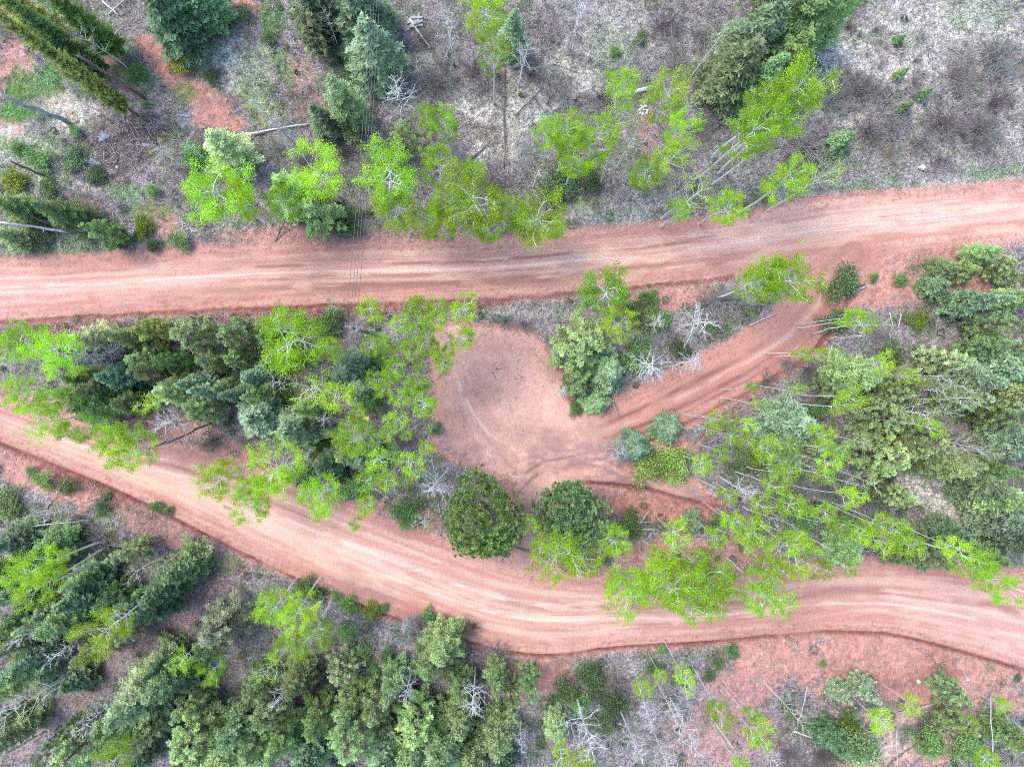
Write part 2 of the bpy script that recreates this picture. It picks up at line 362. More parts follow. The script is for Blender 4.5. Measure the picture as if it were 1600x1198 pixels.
def soil_material():
    m, nt, b = new_mat('soil')
    at = nnode(nt, 'ShaderNodeAttribute', attribute_name='albedo')
    tc = nt.nodes.new('ShaderNodeTexCoord')
    n = nnode(nt, 'ShaderNodeTexNoise', Scale=14.0, Detail=4.0, Roughness=.7); nt.links.new(tc.outputs['Object'], n.inputs['Vector'])
    n2 = nnode(nt, 'ShaderNodeTexNoise', Scale=5.5, Detail=3.0, Roughness=.6); nt.links.new(tc.outputs['Object'], n2.inputs['Vector'])
    rough = mulcol(nt, ramp(nt, n.outputs[0], (.30, .28, .28), (1.75, 1.73, 1.7), .34, .66), ramp(nt, n2.outputs[0], (.55, .54, .54), (1.45, 1.45, 1.42), .36, .64))
    soft = ramp(nt, n.outputs[0], (.70, .68, .67), (1.27, 1.26, 1.25), .34, .66)
    mx = nt.nodes.new('ShaderNodeMix'); mx.data_type = 'RGBA'; nt.links.new(at.outputs['Alpha'], mx.inputs[0]); nt.links.new(soft, mx.inputs[6]); nt.links.new(rough, mx.inputs[7])
    c = mulcol(nt, at.outputs['Color'], mx.outputs[2])
    nt.links.new(c, b.inputs['Base Color'])
    b.inputs['Roughness'].default_value = .95; b.inputs['Specular IOR Level'].default_value = .15
    bm_ = nnode(nt, 'ShaderNodeBump', Strength=.5, Distance=.05); nt.links.new(n.outputs[0], bm_.inputs['Height'])
    nt.links.new(bm_.outputs[0], b.inputs['Normal'])
    return m

def foliage_material(name, lo=.55, hi=1.5, trans=.35):
    """colour comes from the object's own colour, varied leaf by leaf"""
    m = bpy.data.materials.new(name); m.use_nodes = True; nt = m.node_tree
    for n in list(nt.nodes): nt.nodes.remove(n)
    out = nt.nodes.new('ShaderNodeOutputMaterial')
    oi = nt.nodes.new('ShaderNodeObjectInfo')
    at = nnode(nt, 'ShaderNodeAttribute', attribute_name='tone')
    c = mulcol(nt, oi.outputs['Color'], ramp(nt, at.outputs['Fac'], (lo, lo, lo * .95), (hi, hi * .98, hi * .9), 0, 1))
    d = nt.nodes.new('ShaderNodeBsdfDiffuse'); t = nt.nodes.new('ShaderNodeBsdfTranslucent')
    nt.links.new(c, d.inputs[0]); nt.links.new(c, t.inputs[0])
    mx = nt.nodes.new('ShaderNodeMixShader'); mx.inputs[0].default_value = trans
    nt.links.new(d.outputs[0], mx.inputs[1]); nt.links.new(t.outputs[0], mx.inputs[2])
    nt.links.new(mx.outputs[0], out.inputs[0])
    return m

def bark_material(name, c0, c1, scale=6.0, p0=.35, p1=.6, rough=.9):
    m, nt, b = new_mat(name)
    tc = nt.nodes.new('ShaderNodeTexCoord')
    mp = nnode(nt, 'ShaderNodeMapping'); mp.inputs['Scale'].default_value = (1, 1, .4)
    nt.links.new(tc.outputs['Object'], mp.inputs[0])
    n = nnode(nt, 'ShaderNodeTexNoise', Scale=scale, Detail=4.0, Roughness=.65); nt.links.new(mp.outputs[0], n.inputs['Vector'])
    nt.links.new(ramp(nt, n.outputs[0], c0, c1, p0, p1), b.inputs['Base Color'])
    b.inputs['Roughness'].default_value = rough; b.inputs['Specular IOR Level'].default_value = .2
    bm_ = nnode(nt, 'ShaderNodeBump', Strength=.4, Distance=.02); nt.links.new(n.outputs[0], bm_.inputs['Height'])
    nt.links.new(bm_.outputs[0], b.inputs['Normal'])
    return m

M_SOIL = soil_material()
M_LEAF = foliage_material('aspen_leaves', .35, 1.6, .4)
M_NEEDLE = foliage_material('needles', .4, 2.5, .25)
M_TWIG = foliage_material('dry_twigs', .35, 1.8, 0.0)
M_ASPEN = bark_material('aspen_bark', (.26, .24, .21), (.72, .70, .65), 5, .3, .45)
M_GREYBARK = bark_material('grey_bark', (.20, .19, .18), (.50, .48, .45), 5)
M_BROWNBARK = bark_material('brown_bark', (.10, .07, .055), (.24, .18, .15), 6)
M_WHITEWOOD = bark_material('bleached_wood', (.42, .40, .37), (.74, .72, .68), 5)
M_ROCK = bark_material('pale_rock', (.40, .39, .37), (.75, .74, .72), 4)
M_POLE = bark_material('weathered_pole', (.13, .11, .10), (.30, .27, .24), 8)

# ------------------------------------------------------------------ ground sheets
STEP = 0.112
px0, px1, py0, py1 = -130, 1730, -130, 1330
nx = int((px1 - px0) / S / STEP); ny = int((py1 - py0) / S / STEP)
gx = np.linspace(px0, px1, nx); gy = np.linspace(py0, py1, ny)
PX, PY = np.meshgrid(gx, gy); PX = PX.ravel(); PY = PY.ravel()
G = ground(PX, PY)
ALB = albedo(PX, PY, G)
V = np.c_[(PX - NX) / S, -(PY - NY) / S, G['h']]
ii = (np.arange(ny - 1)[:, None] * nx + np.arange(nx - 1)[None]).ravel()
Q = np.stack([ii + nx, ii + nx + 1, ii + 1, ii], 1)
cls = np.zeros(len(ii), int)
fd = {k: G[k][ii] for k in ('dU', 'dL', 'dS', 'dC', 'd')}
on = fd['d'] < 0
mn = np.minimum.reduce([fd['dU'], fd['dL'], fd['dS'], fd['dC']])
cls[on & (fd['dU'] <= mn)] = 1
cls[on & (fd['dL'] <= mn) & (cls == 0)] = 2
cls[on & (fd['dS'] <= mn) & (cls == 0)] = 3
cls[on & (cls == 0)] = 4
def sub(name, k, label, cat):
    q = Q[cls == k]; u, inv = np.unique(q, return_inverse=True)
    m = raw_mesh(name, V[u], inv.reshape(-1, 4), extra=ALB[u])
    m.polygons.foreach_set('use_smooth', np.ones(len(q), bool))
    o = put(name, m, M_SOIL); tag(o, label, cat, kind='structure'); return o
sub('ground', 0, 'forest floor of grey litter, dry grass and red soil around the roads', 'ground')
sub('dirt_road', 1, 'upper red dirt road running across the whole picture', 'road')
sub('dirt_road', 2, 'lower red dirt road curving below the round pine', 'road')
sub('dirt_track', 3, 'narrow rutted dirt track curving from the upper road to the clearing', 'track')
sub('dirt_clearing', 4, 'bare pink dirt clearing between the two roads', 'clearing')
# the land beyond the detailed part
def far_ground():
    xs = [-700, -250, V[:, 0].min(), V[:, 0].max(), 250, 700]; ys = [-700, -250, V[:, 1].min(), V[:, 1].max(), 250, 700]
    vv, qq = [], []
    for j in ys:
        for i in xs: vv.append((i, j, 0))
    for j in range(5):
        for i in range(5):
            if i == 2 and j == 2: continue
            a = j * 6 + i; qq.append((a, a + 1, a + 7, a + 6))
    m = raw_mesh('terrain', vv, qq, extra=np.tile([.17, .15, .13, 1.], (36, 1)))
    tag(put('terrain', m, M_SOIL), 'wooded land continuing beyond the picture on every side', 'terrain', kind='structure')
far_ground()

def ground_z(px, py):
    return float(ground(np.array([float(px)]), np.array([float(py)]))['h'][0])
def gxy(px, py):          # photograph pixel lying on the ground -> world point
    return ((px - NX) / S, -(py - NY) / S, ground_z(px, py))

# ------------------------------------------------------------------ plant prototypes (unit meshes shared by all copies)
def aspen_proto(seed, H=12., R=1.6, base=.5, nl=11, per=60, sparse=1.0, leaf=.125, tr=.11):
    r = np.random.default_rng(seed)
    bend = r.normal(size=2) * .35
    def axis(z): t = z / H; return np.array([bend[0] * t * t + .08 * math.sin(5 * t + seed), bend[1] * t * t + .08 * math.cos(4 * t), z])
    zs = np.linspace(-.2, H * .97, 9)
    trunk = tubes([(np.array([axis(max(z, 0)) if z >= 0 else np.array([0, 0, z]) for z in zs]), np.linspace(tr, .02, 9) * (H / 12))], 6)
    limbs, cl = [], []
    for i in range(nl):
        z = H * (base + (0.93 - base) * (i + r.random()) / nl)
        a = i * 2.4 + r.normal() * .4
        rel = (z / H - base) / (1 - base)
        L = R * (.55 + .75 * math.sin(math.pi * min(.95, .25 + rel * .75))) * r.uniform(.7, 1.1)
        d = np.array([math.cos(a), math.sin(a), 0])
        p0 = axis(z); pts = [p0]
        for t in (.35, .7, 1.0):
            pts.append(p0 + d * L * t + np.array([r.normal() * .08, r.normal() * .08, L * .75 * t ** 1.3]))
        limbs.append((np.array(pts), np.array([.06, .047, .032, .014]) * (H / 12)))
        cl.append((pts[-1], .42))
        for k in range(4):
            t = r.uniform(.35, 1.0); q = p0 * (1 - t) + pts[-1] * t
            a2 = a + r.choice([-1, 1]) * r.uniform(.5, 1.3); l2 = L * r.uniform(.3, .6)
            e = q + np.array([math.cos(a2) * l2, math.sin(a2) * l2, l2 * r.uniform(.3, .9)])
            limbs.append((np.array([q, (q + e) / 2 + r.normal(size=3) * .05, e]), np.array([.034, .024, .010]) * (H / 12)))
            cl.append((e, .36)); 
            if r.random() < .5: cl.append(((q + e) / 2, .3))
    top = axis(H * .97); cl.append((top, .4)); cl.append((top - np.array([0, 0, .6]), .4))
    V_, Q_, T_ = [], [], []
    Cs, Ts = [], []
    for c, s in cl:
        n = max(3, int(per * sparse * r.uniform(.4, 1.3)))
        g_ = r.normal(size=(n, 3)) * s * np.array([.62, .62, .5]) * (R / 1.6) ** .5
        Cs.append(c + g_); Ts.append(np.clip(.5 + r.normal(size=n) * .2 + r.normal() * .12, 0, 1))
    C = np.concatenate(Cs); T = np.concatenate(Ts)
    crown = flat_leaves(C, r.normal(size=(len(C), 3)) * [1, 1, .5], r.uniform(.75, 1.25, len(C)) * leaf, r.uniform(.7, 1.1, len(C)) * leaf * .85, T, r, .9)
    return dict(H=H, R=R * 1.25, trunk=trunk, limbs=tubes(limbs, 3), crown=crown)

def conifer_proto(seed, H=10., R=1.5, pw=.8, bottom=.06, nb=120, tuft=.22, rag=.22):
    """whorls of branches, each a flat fan of twigs closed by needle tufts"""
    r = np.random.default_rng(seed)
    trunk = tubes([(np.array([[0, 0, -.2], [0, 0, H * .3], [0, 0, H * .65], [0, 0, H * .98]]), np.array([.16, .12, .07, .015]) * (H / 10))], 6)
    Cs, Ds, Ls, Ts, br = [], [], [], [], []
    lob = r.uniform(.8, 1.2, 9)
    for i in range(nb):
        f = (i + r.random()) / nb; z = H * (bottom + (1 - bottom) * f ** 1.15)
        a = i * 2.399 + r.normal() * .3
        zz = z / H
        prof = max(.02, (1 - zz)) ** pw * min(1, .55 + zz * 3.0)
        L = R * prof * r.uniform(1 - rag, 1 + rag * .6) * lob[int((a % 6.283) / 6.284 * 9)]
        L = max(L, .12)
        d = np.array([math.cos(a), math.sin(a), 0.]); s_ = np.array([-math.sin(a), math.cos(a), 0.])
        rise = .15 + .5 * zz
        if i % 3 == 0: br.append((np.array([[0, 0, z], d * L * .5 + [0, 0, z + .0], d * L * .9 + [0, 0, z - L * .12 + rise * L * .3]]), np.array([.03, .02, .008])))
        m = max(3, int(L / .12)); bt = r.normal() * .13
        for j in range(m):
            t = .18 + .82 * (j + .5) / m
            tl = (.42 * L * (1 - t) + .12)
            zc = z - .22 * L * t + rise * L * t * t * .6
            for sg in (-1, 1):
                k = max(1, int(tl / .11))
                for q in range(k):
                    u = (q + .6) / k * tl
                    c = d * (L * t + u * .55) + s_ * sg * u * .85 + np.array([0, 0, zc + r.normal() * .05 - .1 * u])
                    dd = d * .8 + s_ * sg * .7 + np.array([0, 0, .15]) + r.normal(size=3) * .38
                    Cs.append(c); Ds.append(dd); Ls.append(r.uniform(.8, 1.25) * tuft)
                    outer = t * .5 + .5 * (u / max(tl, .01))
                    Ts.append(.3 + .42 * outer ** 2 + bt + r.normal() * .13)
            Cs.append(d * L * t + np.array([0, 0, zc + .04])); Ds.append(d + r.normal(size=3) * .4 + [0, 0, .3]); Ls.append(tuft); Ts.append(.3 + .3 * t + bt)
    C = np.array(Cs); D = np.array(Ds); L_ = np.array(Ls); T = np.clip(np.array(Ts), 0, 1)
    A = flat_leaves(C, D, L_, L_ * .42, T, r, .8)
    B = flat_leaves(C + r.normal(size=C.shape) * .04, D + r.normal(size=D.shape) * .8, L_ * .8, L_ * .34, np.clip(T + r.normal(size=len(T)) * .12, 0, 1), r, .4)
    return dict(H=H, R=R, trunk=trunk, limbs=tubes(br, 3), crown=join([A, B]))

def dome_proto(seed, H=8., R=3.2, n=620, low=.22):
    """round pine: needle rosettes on a lumpy dome"""
    r = np.random.default_rng(seed)
    lumps = [(unit(r.normal(size=3) * [1, 1, .6] + [0, 0, .35]), r.uniform(.25, .5), r.uniform(.08, .42)) for _ in range(17)]
    Cs, Ds, Ts, Ls, br = [], [], [], [], []
    for i in range(n):
        ph = i * 2.399; u = (i + .5) / n; el = math.asin(1 - 1.25 * u) if 1 - 1.25 * u > -1 else -.3
        d = np.array([math.cos(ph) * math.cos(el), math.sin(ph) * math.cos(el), math.sin(el)])
        rr = 1.0
        for ld, w, hgt in lumps:
            rr += hgt * math.exp(-((1 - d @ ld) / (w * w * .5)))
        rr *= r.uniform(.74, 1.08) * .82
        if i % 3 == 2: rr *= .74
        c = np.array([d[0] * R * rr, d[1] * R * rr, H * .48 + d[2] * H * .5 * rr])
        bt = r.normal() * .13
        if i % 9 == 0: br.append((np.array([[0, 0, max(.3, c[2] - .9 * math.hypot(c[0], c[1]) * .5)], c * [.25, .25, .8] - [0, 0, .5], c * [.5, .5, .85]]), np.array([.06, .035, .01])))
        m = 38
        dirs = unit(r.normal(size=(m, 3)) * .75 + d * .6 + [0, 0, .5])
        for q in range(m):
            l = r.uniform(.12, .25)
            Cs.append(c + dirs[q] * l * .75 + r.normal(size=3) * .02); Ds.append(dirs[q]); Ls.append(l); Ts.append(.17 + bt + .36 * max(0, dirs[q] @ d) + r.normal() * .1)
    C = np.array(Cs); L_ = np.array(Ls)
    crown = flat_leaves(C, np.array(Ds), L_, L_ * .36, np.clip(Ts, 0, 1), r, .2)
    trunk = tubes([(np.array([[0, 0, -.2], [0, 0, H * .4], [0, 0, H * .85]]), np.array([.22, .16, .05]))], 7)
    return dict(H=H, R=R, trunk=trunk, limbs=tubes(br, 3), crown=crown)

def tuft_proto(seed, H=9., R=2.2, n=430, bottom=.12, prof=lambda f: (1 - f) ** .6):
    """fir seen as billowing needle rosettes set along boughs"""
    r = np.random.default_rng(seed); Cs, Ds, Ls, Ts, br = [], [], [], [], []
    nb = 46; boughs = []
    for i in range(nb):
        f = bottom + (1 - bottom) * ((i + .5) / nb) ** 1.1; a = i * 2.399 + r.normal() * .3
        L = max(.2, R * prof(f) * min(1, .6 + 3 * (f - bottom)) * r.uniform(.72, 1.12)); boughs.append((f * H, a, L))
        d = np.array([math.cos(a), math.sin(a), 0])
        br.append((np.array([[0, 0, f * H], d * L * .5 + [0, 0, f * H - .02], d * L * .8 + [0, 0, f * H + .05 * L]]), np.array([.035, .022, .008])))
    tot = sum(b[2] ** 1.4 for b in boughs)
    for z, a, L in boughs:
        d = np.array([math.cos(a), math.sin(a), 0]); s_ = np.array([-math.sin(a), math.cos(a), 0]); bt = r.normal() * .12
        for k in range(max(2, int(n * L ** 1.4 / tot))):
            t = r.uniform(.25, 1.0) ** .7; c = d * L * t + s_ * r.normal() * .22 * L * (1.15 - t) + np.array([0, 0, z + (.12 + .1 * r.normal()) * L * t - .1 * L])
            b2 = bt + r.normal() * .1; m = 32; w = r.uniform(.75, 1.25)
            dirs = unit(r.normal(size=(m, 3)) * .8 + d * .35 * t + [0, 0, .45])
            l = r.uniform(.11, .22, m) * w
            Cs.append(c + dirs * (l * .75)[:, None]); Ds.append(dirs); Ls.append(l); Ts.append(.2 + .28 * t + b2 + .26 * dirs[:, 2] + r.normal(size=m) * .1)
    C = np.concatenate(Cs); L_ = np.concatenate(Ls)
    crown = flat_leaves(C, np.concatenate(Ds), L_, L_ * .38, np.clip(np.concatenate(Ts), 0, 1), r, .5)
    trunk = tubes([(np.array([[0, 0, -.2], [0, 0, H * .4], [0, 0, H * .97]]), np.array([.17, .11, .015]))], 6)
    return dict(H=H, R=R, trunk=trunk, limbs=tubes(br, 3), crown=crown)

def bare_proto(seed, H=9., R=1.9, base=.35, nl=20, droop=False, rad=1.0):
    r = np.random.default_rng(seed)
    bend = r.normal(size=2) * .25
    def axis(z): t = z / H; return np.array([bend[0] * t * t, bend[1] * t * t, z])
    zs = np.linspace(-.15, H, 7)
    trunk = tubes([(np.array([axis(z) for z in zs]), np.linspace(.11, .02, 7) * rad)], 6)
    limbs, fine = [], []
    for i in range(nl):
        rel = (i + r.random()) / nl; z = H * (base + (.97 - base) * rel)
        a = i * 2.4 + r.normal() * .5; L = R * (1.05 - .55 * rel) * r.uniform(.7, 1.15)
        up = r.uniform(.2, .7) if not droop else r.uniform(-.2, .15)
        p = axis(z); pts = [p]; d = np.array([math.cos(a), math.sin(a), up])
        for k in range(4):
            d = unit(d + r.normal(size=3) * .22 + np.array([0, 0, .05 if not droop else -.03])); p = p + d * L / 4; pts.append(p)
        limbs.append((np.array(pts), np.array([.04, .032, .024, .017, .008]) * rad))
        for k in range(7 if not droop else 9):
            t = r.uniform(.2, 1.0) * 4; j = min(3, int(t)); q = pts[j] + (pts[j + 1] - pts[j]) * (t - j)
            d2 = unit(unit(pts[j + 1] - pts[j]) + r.normal(size=3) * (.75 if not droop else .6)); l2 = L * r.uniform(.2, .5) * (1.1 - .15 * j)
            e1 = q + d2 * l2 * .5 + r.normal(size=3) * .03; e2 = q + d2 * l2 + r.normal(size=3) * .09
            fine.append((np.array([q, e1, e2]), np.array([.017, .012, .006]) * rad))
            for w in range(3):
                b = e1 if w < 2 else e2; d3 = unit(d2 + r.normal(size=3) * .8); fine.append((np.array([b, b + d3 * l2 * r.uniform(.3, .6)]), np.array([.010, .004]) * rad))
    return dict(H=H, R=R, trunk=trunk, limbs=join([tubes(limbs, 4), tubes(fine, 3)]) if False else None, l1=tubes(limbs, 4), l2=tubes(fine, 3))

def shrub_proto(seed, H=1.4, R=1.0, n=95, leaf=.12):
    r = np.random.default_rng(seed); stems, Cs, Ts = [], [], []
    for i in range(n):
        a = r.random() * 6.283; rr = math.sqrt(r.random()) * R * (.8 + .3 * math.sin(3 * a + seed) + .22 * math.sin(5 * a + 2 * seed)) * (1.25 if r.random() < .15 else 1); z = H * (1 - (rr / R / 1.15) ** 2 * .75) * r.uniform(.6, 1.0)
        e = np.array([math.cos(a) * rr, math.sin(a) * rr, z])
        if i % 3 == 0: stems.append((np.array([[0, 0, 0], e * [.4, .4, .55], e]), np.array([.02, .014, .005])))
        m = 26; Cs.append(e + r.normal(size=(m, 3)) * [.15, .15, .12] * R); Ts.append(np.clip(.45 + r.normal() * .15 + r.normal(size=m) * .18, 0, 1))
    C = np.concatenate(Cs); T = np.concatenate(Ts)
    crown = flat_leaves(C, r.normal(size=C.shape) * [1, 1, .5], r.uniform(.7, 1.3, len(C)) * leaf, r.uniform(.7, 1.2, len(C)) * leaf * .6, T, r, .8)
    return dict(H=H, R=R, trunk=tubes(stems, 3), limbs=None, crown=crown)

def bareshrub_proto(seed, H=1.3, R=1.3, n=70):
    r = np.random.default_rng(seed); st, fine = [], []
    for i in range(n):
        a = r.random() * 6.283; rr = r.uniform(.3, 1) * R; b = r.normal(size=2) * .18
        p0 = np.array([b[0], b[1], 0.]); e = np.array([b[0] + math.cos(a) * rr, b[1] + math.sin(a) * rr, H * r.uniform(.5, 1) * (1.15 - .5 * rr / R)])
        mid = p0 * .5 + e * .5 + np.array([0, 0, .15]) + r.normal(size=3) * .07
        st.append((np.array([p0, mid, e]), np.array([.016, .012, .005])))
        for k in range(5):
            q = mid + (e - mid) * r.random(); d = unit(e - mid + r.normal(size=3) * .35 * rr + 1e-6)
            fine.append((np.array([q, q + d * r.uniform(.15, .45)]), np.array([.010, .004])))
    return dict(H=H, R=R, trunk=tubes(st, 3), limbs=tubes(fine, 3), crown=None)

def build(protos, nm, trunk_name='trunk', mt=None, ml=None, mc=None, limb_name='limbs', crown_name='crown', kinds=('trunk', 'limbs', 'crown')):
    out = []
    for p in protos:
        L = []
        for key, name, mat in (('trunk', trunk_name, mt), ('limbs', limb_name, ml), ('crown', crown_name, mc)):
            if p.get(key) is not None:
                me = raw_mesh(nm + '_' + name, *p[key]); me.materials.append(mat)
                if key != 'crown' or True: pass
                L.append((name, me))
        if p.get('l1') is not None:
            for key, name in (('l1', 'branches'), ('l2', 'twigs')):
                me = raw_mesh(nm + '_' + name, *p[key]); me.materials.append(ml); L.append((name, me))
        out.append((p['H'], p['R'], L))
    return out

P = {}
P['A'] = build([aspen_proto(s, 12, 1.7, .52, 15, 105, leaf=.10) for s in range(1, 6)], 'aspen', mt=M_ASPEN, ml=M_ASPEN, mc=M_LEAF)
P['T'] = build([aspen_proto(s, 11, .85, .72, 9, 60, .8, .095, .055) for s in range(11, 15)], 'slender_aspen', mt=M_ASPEN, ml=M_ASPEN, mc=M_LEAF)
P['P'] = build([aspen_proto(s, 10, 1.6, .40, 12, 60, .34, .10) for s in range(21, 24)], 'sparse_aspen', mt=M_ASPEN, ml=M_ASPEN, mc=M_LEAF)
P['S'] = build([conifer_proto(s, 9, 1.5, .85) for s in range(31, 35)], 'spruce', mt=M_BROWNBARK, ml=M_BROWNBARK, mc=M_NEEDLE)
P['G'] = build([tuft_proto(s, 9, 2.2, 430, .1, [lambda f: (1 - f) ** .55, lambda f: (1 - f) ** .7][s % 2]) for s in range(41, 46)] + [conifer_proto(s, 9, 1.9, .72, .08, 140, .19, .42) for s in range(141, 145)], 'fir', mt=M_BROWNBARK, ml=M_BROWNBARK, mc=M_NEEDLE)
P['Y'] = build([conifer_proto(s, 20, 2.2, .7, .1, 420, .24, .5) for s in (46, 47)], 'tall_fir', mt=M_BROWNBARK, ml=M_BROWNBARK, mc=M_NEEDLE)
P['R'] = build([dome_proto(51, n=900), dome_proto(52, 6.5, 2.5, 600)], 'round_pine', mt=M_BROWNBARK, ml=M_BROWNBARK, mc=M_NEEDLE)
P['D'] = build([bare_proto(s, 9, 1.9, .4, 20) for s in range(61, 65)], 'bare_tree', mt=M_WHITEWOOD, ml=M_WHITEWOOD)
P['K'] = build([bare_proto(s, 8, 1.1, .1, 46, True, .8) for s in range(71, 73)], 'dead_spruce', mt=M_GREYBARK, ml=M_GREYBARK)
P['U'] = build([shrub_proto(s) for s in range(81, 84)], 'shrub', 'stems', mt=M_BROWNBARK, mc=M_NEEDLE, crown_name='foliage')
P['V'] = build([bareshrub_proto(s) for s in range(91, 94)], 'bare_shrub', 'stems', mt=M_TWIG, ml=M_TWIG, limb_name='twigs')

